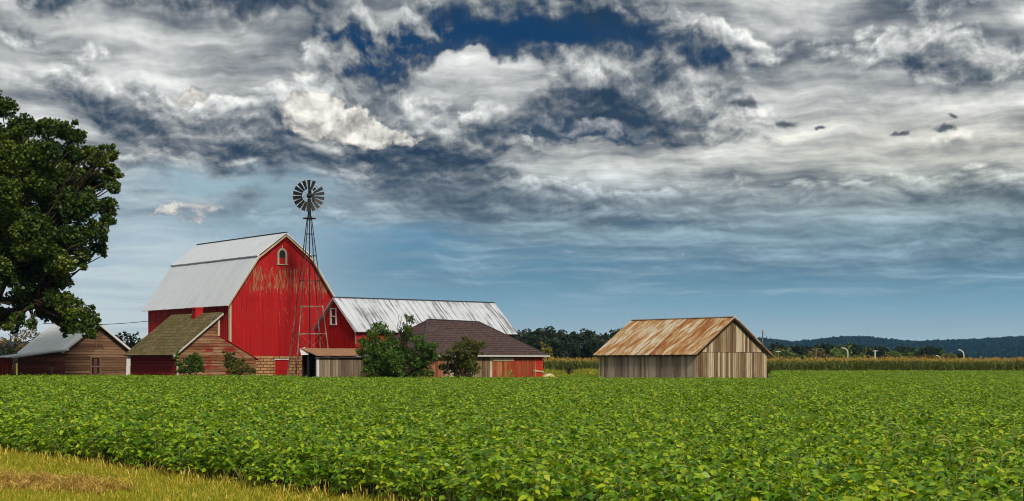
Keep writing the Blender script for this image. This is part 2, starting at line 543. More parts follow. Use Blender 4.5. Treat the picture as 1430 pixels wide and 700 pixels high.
def shingle(c1, c2, moss=None, course=0.28, axis='x'):
    def fn(t, tc, isl):
        x, y, z = t.sep(tc)
        br = t.node('ShaderNodeTexBrick')
        # slope courses: distance down the slope is read from the height
        t.put(br.inputs['Vector'], t.vec(y if axis == 'x' else x, t.mul(z, 1.6), 0))
        br.inputs['Color1'].default_value = (*c1, 1)
        br.inputs['Color2'].default_value = (*c2, 1)
        br.inputs['Mortar'].default_value = (*[q * 0.35 for q in c1], 1)
        br.inputs['Scale'].default_value = 1.0
        br.inputs['Mortar Size'].default_value = 0.035
        br.inputs['Brick Width'].default_value = 0.7
        br.inputs['Row Height'].default_value = course
        n = t.noise(t.vm('MULTIPLY', tc, (0.6, 1.2, 0.6)), 1.0, 5, 0.65)
        n2 = t.noise(tc, 7.0, 4, 0.6)
        c = t.mix(t.sstep(n2, 0.40, 0.7, 0.0, 0.5), br.outputs['Color'], tuple(1.7 * q for q in c2))
        if moss:
            c = t.mix(t.sstep(n, 0.44, 0.66, 0.0, 0.75), c, moss)
        return {'color': c, 'bump': br.outputs['Fac'], 'bstr': -0.5, 'bdist': 0.02}
    return material('shingles', fn, 0.9, 0.2)


M['moss_roof'] = shingle((0.095, 0.070, 0.032), (0.19, 0.145, 0.068), (0.105, 0.092, 0.016), 0.40)
M['brown_roof'] = shingle((0.060, 0.036, 0.034), (0.085, 0.052, 0.048), None, 0.24, 'y')

grey = [(0.25, (0.055, 0.038, 0.025)), (0.45, (0.14, 0.100, 0.066)), (0.62, (0.22, 0.165, 0.112)), (0.85, (0.33, 0.26, 0.18))]
tan = [(0.22, (0.060, 0.032, 0.014)), (0.42, (0.17, 0.105, 0.052)), (0.60, (0.34, 0.245, 0.140)), (0.85, (0.62, 0.52, 0.36))]
M['shed_side'] = boards('grey_brown_boards', [(0.25, (0.13, 0.092, 0.060)), (0.45, (0.27, 0.200, 0.138)), (0.62, (0.41, 0.320, 0.225)), (0.85, (0.56, 0.46, 0.33))])
M['shed_gable'] = boards('tan_weathered_boards', tan)
M['grey_boards'] = boards('grey_boards', grey)
M['brown_lap'] = boards('brown_lap_boards', [(0.25, (0.045, 0.020, 0.010)), (0.45, (0.115, 0.056, 0.028)), (0.65, (0.20, 0.110, 0.058)), (0.85, (0.30, 0.19, 0.11))], 'x', 0.7)
M['dark_red_lap'] = boards('shaded_dark_red_lap_boards', [(0.25, (0.055, 0.014, 0.012)), (0.5, (0.13, 0.034, 0.024)), (0.85, (0.20, 0.075, 0.048))], 'x')  # dark red boards, with the lean-to's shade put into the colour
M['red_lap'] = boards('dark_red_lap_boards', [(0.25, (0.13, 0.008, 0.008)), (0.5, (0.26, 0.014, 0.012)), (0.85, (0.34, 0.035, 0.025))], 'x')
M['worn_lap'] = boards('worn_red_and_bare_lap_boards', [(0.25, (0.085, 0.026, 0.012)), (0.45, (0.17, 0.062, 0.026)), (0.62, (0.25, 0.130, 0.062)), (0.85, (0.36, 0.23, 0.125))], 'x', 0.8, (0.22, 0.018, 0.013))
M['orange_boards'] = boards('orange_red_boards', [(0.25, (0.11, 0.020, 0.009)), (0.45, (0.25, 0.050, 0.016)), (0.65, (0.35, 0.110, 0.036)), (0.85, (0.42, 0.21, 0.095))], 'z', 0.7, (0.33, 0.036, 0.015))
M['bright_red'] = boards('bright_red_boards', [(0.25, (0.34, 0.016, 0.009)), (0.85, (0.56, 0.040, 0.018))])
M['rust_brown'] = boards('reddish_brown_boards', [(0.25, (0.09, 0.028, 0.014)), (0.5, (0.22, 0.070, 0.032)), (0.85, (0.36, 0.16, 0.08))])
M['pole_wood'] = plain('weathered_pole', (0.16, 0.125, 0.09), 0.85)
M['lean_rust'] = plain('rust_brown_sheet', (0.30, 0.155, 0.080), 0.8, 0.5, 2.5)
M['white_pipe'] = plain('white_pipe', (0.66, 0.66, 0.63), 0.5, 0.1)
M['wire'] = plain('dark_cable', (0.02, 0.02, 0.022), 0.7)
M['bark'] = material('bark', lambda t, tc, isl: t.ramp(t.noise(t.vm('MULTIPLY', tc, (6, 6, 1.2)), 1.0, 5, 0.65), [(0.35, (0.022, 0.014, 0.010)), (0.7, (0.085, 0.058, 0.040))]), 0.95, 0.1)


def leaf(name, stops, trans=0.25, rough=0.5, spec=0.3, patches=None, pscale=0.35):
    """leaves: each leaf a tone of its own, some translucency"""
    mt = bpy.data.materials.new(name)
    mt.use_nodes = True
    t = NT(mt.node_tree)
    bsdf = mt.node_tree.nodes['Principled BSDF']
    out = mt.node_tree.nodes['Material Output']
    bsdf.inputs['Roughness'].default_value = rough
    bsdf.inputs['Specular IOR Level'].default_value = spec
    isl = t.node('ShaderNodeNewGeometry').outputs['Random Per Island']
    oi = t.node('ShaderNodeObjectInfo').outputs['Random']
    tc = t.node('ShaderNodeTexCoord').outputs['Object']
    f = t.m('FRACT', t.add(isl, oi))
    if patches:
        n = t.noise(tc, pscale, 3, 0.5)
        f = t.m('ADD', t.mul(f, 0.50), t.mul(t.sub(n, 0.27), 1.15), clamp=True)
    c = t.ramp(f, stops)
    t.put(bsdf.inputs['Base Color'], c)
    tr = t.node('ShaderNodeBsdfTranslucent')
    t.put(tr.inputs['Color'], t.mix(1.0, c, (1.25, 1.15, 0.55), 'MULTIPLY'))
    ms = t.node('ShaderNodeMixShader')
    ms.inputs[0].default_value = trans
    t.l.new(bsdf.outputs[0], ms.inputs[1])
    t.l.new(tr.outputs[0], ms.inputs[2])
    t.l.new(ms.outputs[0], out.inputs['Surface'])
    return mt


M['maple'] = leaf('maple_leaves', [(0.0, (0.012, 0.026, 0.004)), (0.42, (0.036, 0.070, 0.008)), (0.70, (0.105, 0.155, 0.013)), (0.93, (0.21, 0.205, 0.018)), (1.0, (0.28, 0.16, 0.02))], 0.2, patches=True, pscale=0.22)
M['shrub'] = leaf('shrub_leaves', [(0.0, (0.022, 0.052, 0.008)), (0.5, (0.060, 0.125, 0.015)), (0.85, (0.13, 0.21, 0.024)), (1.0, (0.19, 0.20, 0.02))], 0.2, patches=True, pscale=0.7)
M['olive'] = leaf('olive_shrub_leaves', [(0.0, (0.030, 0.045, 0.008)), (0.5, (0.090, 0.105, 0.016)), (0.85, (0.165, 0.150, 0.022)), (1.0, (0.21, 0.13, 0.03))], 0.2, patches=True, pscale=0.8)
M['wood_leaf'] = leaf('far_dark_leaves', [(0.0, (0.009, 0.017, 0.008)), (0.5, (0.020, 0.036, 0.013)), (0.9, (0.042, 0.060, 0.018)), (1.0, (0.06, 0.06, 0.02))], 0.15, patches=True, pscale=0.18)
M['mid_leaf'] = leaf('far_green_leaves', [(0.0, (0.030, 0.060, 0.010)), (0.5, (0.095, 0.145, 0.018)), (0.9, (0.20, 0.22, 0.028)), (1.0, (0.24, 0.19, 0.03))], 0.15, patches=True, pscale=0.2)
M['tan_leaf'] = leaf('far_tan_leaves', [(0.0, (0.055, 0.045, 0.012)), (0.5, (0.15, 0.110, 0.028)), (1.0, (0.25, 0.18, 0.05))], 0.15, patches=True, pscale=0.2)
M['yellow_leaf'] = leaf('yellow_green_leaves', [(0.0, (0.09, 0.10, 0.014)), (0.5, (0.21, 0.20, 0.025)), (1.0, (0.34, 0.28, 0.04))], 0.25)
M['soy'] = leaf('soybean_leaves', [(0.0, (0.036, 0.120, 0.004)), (0.35, (0.115, 0.255, 0.006)), (0.70, (0.265, 0.415, 0.009)), (0.96, (0.43, 0.53, 0.013)), (0.996, (0.48, 0.48, 0.02)), (1.0, (0.62, 0.44, 0.02))], 0.34, 0.45, 0.35)
M['soy_stem'] = plain('soybean_stems', (0.20, 0.24, 0.06), 0.7)
M['corn'] = leaf('corn_leaves', [(0.0, (0.05, 0.085, 0.014)), (0.6, (0.14, 0.185, 0.028)), (1.0, (0.28, 0.25, 0.06))], 0.3)
M['tassel'] = leaf('corn_tassels', [(0.0, (0.30, 0.185, 0.025)), (0.6, (0.50, 0.32, 0.05)), (1.0, (0.66, 0.48, 0.12))], 0.2)
M['grass'] = leaf('lawn_grass', [(0.0, (0.11, 0.20, 0.008)), (0.45, (0.28, 0.33, 0.014)), (0.80, (0.54, 0.44, 0.025)), (1.0, (0.78, 0.58, 0.085))], 0.3, 0.6)
M['dry_grass'] = leaf('dry_grass', [(0.0, (0.20, 0.20, 0.02)), (0.4, (0.44, 0.33, 0.030)), (0.75, (0.64, 0.46, 0.06)), (1.0, (0.80, 0.64, 0.20))], 0.25, 0.7)
M['straw'] = leaf('straw', [(0.0, (0.26, 0.14, 0.025)), (0.5, (0.52, 0.33, 0.075)), (1.0, (0.72, 0.52, 0.17))], 0.15, 0.8)
M['seed_head'] = leaf('foxtail_heads', [(0.0, (0.24, 0.30, 0.04)), (1.0, (0.36, 0.36, 0.07))], 0.25, 0.7)


# ==================================================================== terrain
GRID = R(39)                      # the farmyard grid is turned by this angle
U = Vector((-math.sin(GRID), math.cos(GRID), 0))   # into depth, leftwards
Vv = Vector((math.cos(GRID), math.sin(GRID), 0))   # into depth, rightwards
EDGE = Vector((-2.20, 17.49, 0))   # a point on the near edge of the bean field


def ground_fn(t, tc, isl):
    n = t.noise(tc, 0.35, 6, 0.65)
    n2 = t.noise(tc, 6.0, 5, 0.7)
    c = t.ramp(t.add(t.mul(n, 0.6), t.mul(n2, 0.4)), [(0.35, (0.085, 0.105, 0.014)), (0.5, (0.20, 0.19, 0.020)), (0.65, (0.36, 0.27, 0.045))])
    return {'color': c, 'bump': n2, 'bstr': 0.6, 'bdist': 0.05}


g = MB()
g.poly([(-9000, -3000, 0), (9000, -3000, 0), (9000, 9000, 0), (-9000, 9000, 0)])
tag(g.build('ground', material('dry_meadow_ground', ground_fn, 0.95, 0.1)), kind='structure')


def soil_fn(t, tc, isl):
    n = t.noise(tc, 3.0, 6, 0.7)
    return t.ramp(n, [(0.35, (0.018, 0.014, 0.008)), (0.65, (0.060, 0.043, 0.024))])


s = MB()
pa, pb = EDGE + U * 190 + Vv * 0.25, EDGE - U * 60 + Vv * 0.25
s.poly([(pb.x, pb.y, 0.004), (pb.x + 330, pb.y, 0.004), (330, 188, 0.004), (pa.x, pa.y, 0.004)])
tag(s.build('field_soil', material('dark_field_soil', soil_fn, 0.95, 0.1)), kind='structure')

# distant wooded hills -----------------------------------------------------------------
HS = [(-1500, 484), (-700, 482), (0, 478), (300, 480), (600, 476), (800, 478), (950, 474), (1040, 471.5), (1065, 472), (1085, 474), (1108, 476), (1130, 475.6), (1150, 472),
      (1175, 469.3), (1200, 469.4), (1230, 471.5), (1262, 475), (1285, 475.8), (1300, 475), (1330, 474), (1365, 472.6), (1400, 470.6), (1430, 468.5), (1500, 466), (1700, 470), (2100, 474), (2900, 480)]
rng = np.random.default_rng(11)


def ridge_height(px):
    return np.interp(px, [h[0] for h in HS], [h[1] for h in HS])


nx, ny = 560, 70
pxs = np.concatenate([np.linspace(-1400, 980, 110), np.linspace(985, 1500, 400), np.linspace(1510, 2800, 50)])
dist = np.linspace(1900, 3100, ny)
vv = []


def hash_noise(seed, n, m, fine):
    r = np.random.default_rng(seed)
    a = r.random((n // fine + 3, m // fine + 3))
    xi, yi = np.arange(n) / fine, np.arange(m) / fine
    x0, y0 = xi.astype(int), yi.astype(int)
    fx, fy = (xi - x0)[:, None], (yi - y0)[None, :]
    fx, fy = fx * fx * (3 - 2 * fx), fy * fy * (3 - 2 * fy)
    A = a[np.ix_(x0, y0)]; B = a[np.ix_(x0 + 1, y0)]; C_ = a[np.ix_(x0, y0 + 1)]; D_ = a[np.ix_(x0 + 1, y0 + 1)]
    return (A * (1 - fx) + B * fx) * (1 - fy) + (C_ * (1 - fx) + D_ * fx) * fy


n_a, n_b, n_c, n_d = hash_noise(1, nx, ny, 40), hash_noise(2, nx, ny, 12), hash_noise(3, nx, ny, 2), rng.random((nx, ny))
for i, px in enumerate(pxs):
    top = (506 - ridge_height(px)) / 2000.0 * 3000.0 - 3.0
    for j, d in enumerate(dist):
        u = min(1.0, j / (ny * 0.92))
        rise = u * u * (3 - 2 * u)
        z = top * (0.55 * rise + 0.45 * u ** 2.2) + (n_a[i, j] - 0.5) * 22 * u * (1 - u) * 2.0 + (n_b[i, j] - 0.5) * 8 * (1 - u * 0.8)
        z += (n_c[i, j] * 5.5 + n_d[i, j] ** 3 * 3.5) * min(1, u * 6)
        z -= 18 * (1 - min(1, u * 8))
        vv.append(((px - 715) / 2000.0 * d, d, z))
ff = [(i * ny + j, (i + 1) * ny + j, (i + 1) * ny + j + 1, i * ny + j + 1) for i in range(nx - 1) for j in range(ny - 1)]
hb = MB()
hb.v, hb.f = vv, ff


def hill_fn(t, tc, isl):
    n = t.noise(tc, 0.035, 5, 0.6)
    n2 = t.noise(tc, 0.12, 3, 0.6)
    c = t.ramp(t.add(t.mul(n, 0.6), t.mul(n2, 0.4)), [(0.36, (0.003, 0.009, 0.014)), (0.52, (0.008, 0.022, 0.026)), (0.66, (0.036, 0.070, 0.042))])  # blue of the hazy distance is put into the forest's green
    return {'color': c, 'bump': n2, 'bstr': 0.9, 'bdist': 6.0}


tag(hb.build('hills', material('wooded_hills', hill_fn, 1.0, 0.0)), kind='structure')

# ==================================================================== building helpers
rs = random.Random(5)


def front(a, d, z):        # gable side, faces local -y
    return (a, -d, z)


def side(a, d, z):         # left side, faces local -x; a runs along local y
    return (-d, a, z)


def vboards(mb, F, a0, a1, z0, top, w=0.24, th=0.03, gap=0.012, jit=0.008, base=0.0, ragged=0.0):
    """vertical boards from z0 up to top(a), each with its own depth"""
    a = a0
    while a < a1 - 0.03:
        b = min(a1, a + w * rs.uniform(0.85, 1.15))
        if a1 - b < 0.07:
            b = a1
        o = base + th + rs.uniform(-jit, jit)
        za, zb = top(a), top(b - gap)
        lo = z0 + rs.uniform(0, ragged)
        if max(za, zb) > lo + 0.05:
            za, zb = max(za, lo + 0.01), max(zb, lo + 0.01)
            e = b - gap
            mb.hexa([F(a, base, lo), F(e, base, lo), F(e, base, zb), F(a, base, za), F(a, o, lo), F(e, o, lo), F(e, o, zb), F(a, o, za)])
        a = b


def hboards(mb, F, lo, hi, z0, z1, h=0.17, th=0.03, skip=None, gap=0.028):
    """lap boards; lo(z)/hi(z) give the ends at that height"""
    z = z0
    while z < z1 - 0.02:
        t = min(z1, z + h)
        segs = [(lo, hi)]
        if skip and skip[2] < t and skip[3] > z:
            segs = [(lo, lambda q: skip[0]), (lambda q: skip[1], hi)]
        for l, r in segs:
            a0, a1, b0, b1 = l(z), r(z), l(t), r(t)
            if b1 < b0:
                b0 = b1 = 0.5 * (b0 + b1)
            if a1 - a0 > 0.06:
                # long runs are pieced from shorter boards
                cuts = [0.0, 1.0]
                if a1 - a0 > 3.2:
                    cuts = [0.0, rs.uniform(0.3, 0.7), 1.0]
                for c0, c1 in zip(cuts, cuts[1:]):
                    g0 = 0.004 if c0 > 0 else 0
                    o = th + rs.uniform(-0.006, 0.010)
                    sag = rs.uniform(-0.012, 0.012)
                    pa0, pa1 = a0 + (a1 - a0) * c0 + g0, a0 + (a1 - a0) * c1
                    pb0, pb1 = b0 + (b1 - b0) * c0 + g0, b0 + (b1 - b0) * c1
                    mb.hexa([F(pa0, 0, z + gap), F(pa1, 0, z + gap), F(pb1, 0, t), F(pb0, 0, t),
                             F(pa0, o, z + gap + sag), F(pa1, o, z + gap), F(pb1, 0.012, t), F(pb0, 0.012, t)])
        z = t


def roof_slab(mb, p, q, y0, y1, th=0.07):
    """slab over the profile segment p->q (x, z), from y0 to y1; the lower face lies on the segment"""
    d = Vector((q[0] - p[0], q[1] - p[1])).normalized()
    n = Vector((-d.y, d.x))
    if n.y < 0:
        n = -n
    P, Q = Vector(p), Vector(q)
    a = [(P.x, y0, P.y), (Q.x, y0, Q.y), (Q.x, y1, Q.y), (P.x, y1, P.y)]
    b = [(P.x + n.x * th, y0, P.y + n.y * th), (Q.x + n.x * th, y0, Q.y + n.y * th), (Q.x + n.x * th, y1, Q.y + n.y * th), (P.x + n.x * th, y1, P.y + n.y * th)]
    mb.hexa(a + b)


def sheets(mb, p, q, y0, y1, w=0.9, th=0.05, rib=0.035, jit=0.012):
    """roof of separate metal sheets with a raised rib at every joint"""
    d = Vector((q[0] - p[0], q[1] - p[1])).normalized()
    n = Vector((-d.y, d.x))
    if n.y < 0:
        n = -n
    k = max(1, round((y1 - y0) / w))
    st = (y1 - y0) / k
    P, Q = Vector(p), Vector(q)
    for i in range(k):
        s0, s1 = y0 + i * st, y0 + (i + 1) * st - 0.006
        t = th + rs.uniform(0, jit)
        e = rs.uniform(0, 0.03)
        Pp = P - d * e if p[1] < q[1] else P
        Qq = Q + d * e if p[1] >= q[1] else Q
        mb.hexa([(Pp.x, s0, Pp.y), (Qq.x, s0, Qq.y), (Qq.x, s1, Qq.y), (Pp.x, s1, Pp.y),
                 (Pp.x + n.x * t, s0, Pp.y + n.y * t), (Qq.x + n.x * t, s0, Qq.y + n.y * t), (Qq.x + n.x * t, s1, Qq.y + n.y * t), (Pp.x + n.x * t, s1, Pp.y + n.y * t)])
    if rib:
        for i in range(k + 1):
            c = y0 + i * st
            t0, t1 = th + 0.012, th + rib
            c0, c1 = c - 0.022, c + 0.022
            mb.hexa([(P.x + n.x * t0, c0, P.y + n.y * t0), (Q.x + n.x * t0, c0, Q.y + n.y * t0), (Q.x + n.x * t0, c1, Q.y + n.y * t0), (P.x + n.x * t0, c1, P.y + n.y * t0),
                     (P.x + n.x * t1, c0, P.y + n.y * t1), (Q.x + n.x * t1, c0, Q.y + n.y * t1), (Q.x + n.x * t1, c1, Q.y + n.y * t1), (P.x + n.x * t1, c1, P.y + n.y * t1)])


def rake(mb, prof, y, w=0.16, th=0.05):
    """boards under the roof edge along a gable profile"""
    for p, q in zip(prof, prof[1:]):
        d = Vector((q[0] - p[0], q[1] - p[1])).normalized()
        n = Vector((-d.y, d.x))
        if n.y < 0:
            n = -n
        P, Q = Vector(p), Vector(q)
        lo = -n * w
        mb.hexa([(P.x, y, P.y), (Q.x, y, Q.y), (Q.x + lo.x, y, Q.y + lo.y), (P.x + lo.x, y, P.y + lo.y),
                 (P.x, y + th, P.y), (Q.x, y + th, Q.y), (Q.x + lo.x, y + th, Q.y + lo.y), (P.x + lo.x, y + th, P.y + lo.y)])


def top_of(prof):
    xs, zs = [p[0] for p in prof], [p[1] for p in prof]
    return lambda a: float(np.interp(a, xs, zs))


def shell(parent, prof, L, inset=0.0, mat=None, name='wall'):
    """closed board backing: gables and long walls just behind the boards"""
    mb = MB()
    base = [(prof[0][0], 0.0)] + list(prof) + [(prof[-1][0], 0.0)]
    mb.poly([(x, inset, z) for x, z in base])
    mb.poly([(x, L, z) for x, z in reversed(base)])
    x0, z0 = prof[0]
    x1, z1 = prof[-1]
    mb.poly([(x0, inset, 0), (x0, L, 0), (x0, L, z0), (x0, inset, z0)])
    mb.poly([(x1, inset, 0), (x1, inset, z1), (x1, L, z1), (x1, L, 0)])
    return mb.build(name, mat or M['backing'], parent)


# ==================================================================== big red barn
barn = thing('barn', 'large red gambrel barn with pale grey metal roof and arched gable window', 'barn', (-23.64, 120.0, 0), GRID)
BW, BL = 10.3, 15.7
bprof = [(0, 7.05), (2.58, 10.72), (5.15, 12.62), (7.72, 10.72), (10.3, 7.05)]
shell(barn, bprof, BL, 0.02, M['red_side'])
top = top_of(bprof)
gw = MB()
vboards(gw, front, 0.0, BW, 7.02, top, 0.30, 0.035, 0.010)
vboards(gw, front, 0.0, BW, 2.25, lambda a: 7.0, 0.30, 0.045, 0.010)
gw.build('gable_wall', M['red_gable'], barn)
sw = MB()
a = 0.0
while a < BL:
    sw.box(-0.03, 0.0, a, min(BL, a + 0.22), 0.3, 7.0)
    sw.box(-0.07, -0.03, a + 0.16, min(BL, a + 0.22), 0.3, 7.0)
    a += 0.36
    if a < BL:
        sw.box(-0.025, 0.0, a - 0.139, a - 0.001, 0.3, 7.0)
sw.build('side_wall', M['red_side'], barn)
fd = MB()
fd.box(0.02, 4.28, -0.06, 0.0, 0, 2.25)
fd.box(5.58, BW - 0.02, -0.06, 0.0, 0, 2.25)
fd.box(4.28, 5.58, -0.05, 0.0, 2.02, 2.25)
fd.build('foundation', M['block'], barn)
dr = MB()
vboards(dr, front, 4.30, 5.56, 0.05, lambda a: 1.9, 0.21, 0.02, 0.006, 0.003)
dob = dr.build('door', M['red_trim'], barn)
tr = MB()
tr.box(4.2, 5.68, -0.10, -0.062, 1.9, 2.0)
tr.build('lintel', M['white_wood'], dob)
cb = MB()
cb.box(-0.06, 0.11, -0.075, -0.052, 2.2, 6.95)
cb.box(-0.10, -0.072, -0.05, 0.13, 2.2, 6.95)
cb.build('corner_board', M['cream'], barn)
rl = MB()
ov = 0.42
lo1 = (-0.46, 6.40)
hi1 = (2.58, 10.74)
sheets(rl, lo1, hi1, -ov, BL + 0.45, 0.72, 0.07, 0.0, 0.002)
rl.build('lower_roof', M['barn_roof'], barn)
rl = MB()
sheets(rl, (BW + 0.46, 6.40), (7.72, 10.74), -ov, BL + 0.45, 0.72, 0.07, 0.0, 0.002)
rl.build('lower_roof', M['barn_roof'], barn)
ru = MB()
sheets(ru, (2.36, 10.68), (5.15, 12.74), -ov - 0.02, BL + 0.48, 0.72, 0.09, 0.0, 0.002)
sheets(ru, (7.94, 10.68), (5.15, 12.74), -ov - 0.02, BL + 0.48, 0.72, 0.09, 0.0, 0.002)
ruo = ru.build('upper_roof', M['barn_roof'], barn)
rc = MB()
rc.bar((5.15, -ov - 0.03, 12.86), (5.15, BL + 0.48, 12.86), 0.22, 0.07)
rc.build('ridge_cap', M['roof_edge'], ruo)
rk = MB()
rake(rk, [(-0.46, 6.42), (2.46, 10.62), (5.15, 12.66), (7.84, 10.62), (BW + 0.46, 6.42)], -ov - 0.035, 0.13, 0.05)
rk.build('rake_board', M['cream'], barn)
# arched gable window
win = thing('window', None, None)
win.parent = barn
wx, wz0, wz1 = 4.95, 10.12, 11.0
fr = MB()
r0, r1 = 0.30, 0.47
for sgn in (-1, 1):
    fr.box(wx + sgn * r1 if sgn < 0 else wx + r0, wx - r0 if sgn < 0 else wx + r1, -0.12, -0.037, wz0, wz1)
for k in range(10):
    a0, a1 = math.pi * k / 10, math.pi * (k + 1) / 10
    q = [(wx + r * math.cos(t), wz1 + r * 1.1 * math.sin(t)) for r, t in ((r0, a0), (r1, a0), (r1, a1), (r0, a1))]
    fr.hexa([(x, -0.12, z) for x, z in q] + [(x, -0.037, z) for x, z in q])
fr.box(wx - 0.05, wx + 0.05, -0.13, -0.037, wz1 + r1 * 1.1, wz1 + r1 * 1.1 + 0.22)
fr.box(wx - 0.56, wx + 0.56, -0.14, -0.037, wz0 - 0.06, wz0)
fr.build('frame', M['cream'], win)
pn = MB()
pn.poly([(wx - r0, -0.055, wz0 + 0.5), (wx + r0, -0.055, wz0 + 0.5)] + [(wx + r0 * math.cos(math.pi * k / 12), -0.055, wz1 + r0 * 1.1 * math.sin(math.pi * k / 12)) for k in range(13)])
pn.build('pane', M['glass'], win)
pl = MB()
pl.box(wx - r0, wx + r0, -0.075, -0.045, wz0, wz0 + 0.52)
pl.box(wx - r0, wx + r0, -0.095, -0.07, wz0 + 0.50, wz0 + 0.57)
pl.build('lower_panel', M['red_trim'], win)
# yard lamp on the side wall
lp = thing('wall_lamp', None, None)
lp.parent = barn
q = MB()
q.bar((-0.06, 1.6, 5.45), (-0.55, 1.6, 5.5), 0.05)
q.build('bracket', M['white_wood'], lp)
q = MB()
q.tube([(-0.55, 1.6, 5.62), (-0.55, 1.6, 5.45), (-0.55, 1.6, 5.38), (-0.55, 1.6, 5.10)], [0.05, 0.08, 0.19, 0.21], 12)
q.build('lamp_shade', M['white_pipe'], lp)

# ==================================================================== long annex with the streaked roof
AW, AL = 6.6, 16.8
A0 = Vector((-17.2, 125.2, 0))
annex = thing('barn_annex', 'long red barn wing with streaked white metal roof behind the brown-roofed building', 'barn', A0, GRID - R(90))
aprof = [(0, 4.40), (3.45, 7.1), (AW, 4.45)]
shell(annex, aprof, AL, 0.02, M['red_side'])
top = top_of(aprof)
gw = MB()
vboards(gw, front, 0, AW, 4.0, top, 0.28, 0.03, 0.008)
vboards(gw, front, 0, AW, 0.2, lambda a: 3.98, 0.28, 0.045, 0.008)
gw.build('gable_wall', M['red_gable'], annex)
sw = MB()


def right_side(x0):
    return lambda a, d, z: (x0 + d, a, z)


vboards(sw, right_side(AW), 0.0, AL, 0.2, lambda a: 4.42, 0.28, 0.03, 0.008)
sw.build('side_wall', M['red_gable'], annex)
cb = MB()
cb.box(AW - 0.12, AW + 0.055, -0.07, -0.05, 3.2, 4.35)
cb.build('corner_board', M['cream'], annex)
rl = MB()
sheets(rl, (AW + 0.38, 4.22), (3.45, 7.18), -0.3, AL + 0.35, 0.62, 0.05, 0.045, 0.010)
sheets(rl, (-0.25, 4.25), (3.45, 7.18), -0.3, AL + 0.35, 0.62, 0.05, 0.045, 0.010)
ro = rl.build('roof', M['annex_roof'], annex)
rc = MB()
rc.bar((3.45, -0.32, 7.27), (3.45, AL + 0.36, 7.27), 0.3, 0.06)
rc.build('ridge_cap', M['roof_edge'], ro)
rk = MB()
rake(rk, [(3.45, 7.16), (AW + 0.38, 4.22)], -0.33, 0.09, 0.04)
rk.build('rake_board', M['white_wood'], annex)
win = thing('window', None, None)
win.parent = annex
wx, z0, z1 = 3.1, 4.98, 6.25
f = MB()
f.box(wx - 0.52, wx - 0.34, -0.12, -0.035, z0, z1)
f.box(wx + 0.34, wx + 0.52, -0.12, -0.035, z0, z1)
f.box(wx - 0.52, wx + 0.52, -0.125, -0.035, z1, z1 + 0.1)
f.box(wx - 0.52, wx + 0.52, -0.13, -0.035, z0 - 0.1, z0)
f.box(wx - 0.34, wx + 0.34, -0.115, -0.035, 5.58, 5.68)
f.build('frame', M['white_wood'], win)
p = MB()
p.poly([(wx - 0.34, -0.05, z0), (wx + 0.34, -0.05, z0), (wx + 0.34, -0.05, z1), (wx - 0.34, -0.05, z1)])
p.build('pane', M['glass'], win)

# ==================================================================== low lean-to in front of the annex
E = Vector((-15.6, 113.5, 0))
lean = thing('lean_to_shed', 'low grey board lean-to with rusty metal roof in front of the red annex', 'shed', E, GRID)
LW, LD = 5.0, 2.0
w = MB()
vboards(w, front, 0.42, LW, 0.05, lambda a: 2.12, 0.24, 0.03, 0.014, 0.010)
w.box(0.45, LW, 0.01, 0.06, 0.1, 2.1)
w.build('front_wall', M['grey_boards'], lean)
w = MB()
w.box(0.0, LW, LD - 0.05, LD, 0, 2.6)
w.box(LW - 0.05, LW, 0.07, LD - 0.06, 0, 2.1)
w.build('back_wall', M['backing'], lean)
r_ = MB()


def cross_sheet(mb, a0, a1, y0, z0, y1, z1, w=0.7, th=0.04):
    k = round((a1 - a0) / w)
    st = (a1 - a0) / k
    for i in range(k):
        s0, s1 = a0 + i * st, a0 + (i + 1) * st + 0.04
        o = 0.015 * (i % 2) + rs.uniform(0, 0.012)
        e = rs.uniform(-0.05, 0.05)
        mb.hexa([(s0, y0 + e, z0 + o), (s1, y0 + e, z0 + o), (s1, y1, z1 + o), (s0, y1, z1 + o),
                 (s0, y0 + e, z0 + th + o), (s1, y0 + e, z0 + th + o), (s1, y1, z1 + th + o), (s0, y1, z1 + th + o)])


cross_sheet(r_, -0.12, LW + 0.2, -0.35, 2.20, LD + 0.1, 2.78)
r_.build('roof', M['lean_rust'], lean)
f = MB()
f.box(-0.1, LW + 0.1, -0.26, -0.20, 2.06, 2.19)
f.build('eave_beam', M['roof_edge'], lean)
p = MB()
p.box(0.12, 0.36, -0.05, 0.10, 0.0, 2.12)
p.build('post', M['white_wood'], lean)
p = MB()
p.box(-0.10, 0.06, 1.0, 1.1, 0.0, 2.35)
p.build('post', M['backing'], lean)
# a white sheet over the gap beside the annex gable
p = MB()
p.hexa([(-0.75, 0.9, 2.26), (0.0, 0.9, 2.30), (0.45, 2.3, 2.86), (-0.05, 2.3, 2.76), (-0.75, 0.9, 2.30), (0.0, 0.9, 2.34), (0.45, 2.3, 2.90), (-0.05, 2.3, 2.80)])
p.build('porch_roof', M['white_wood'], lean)

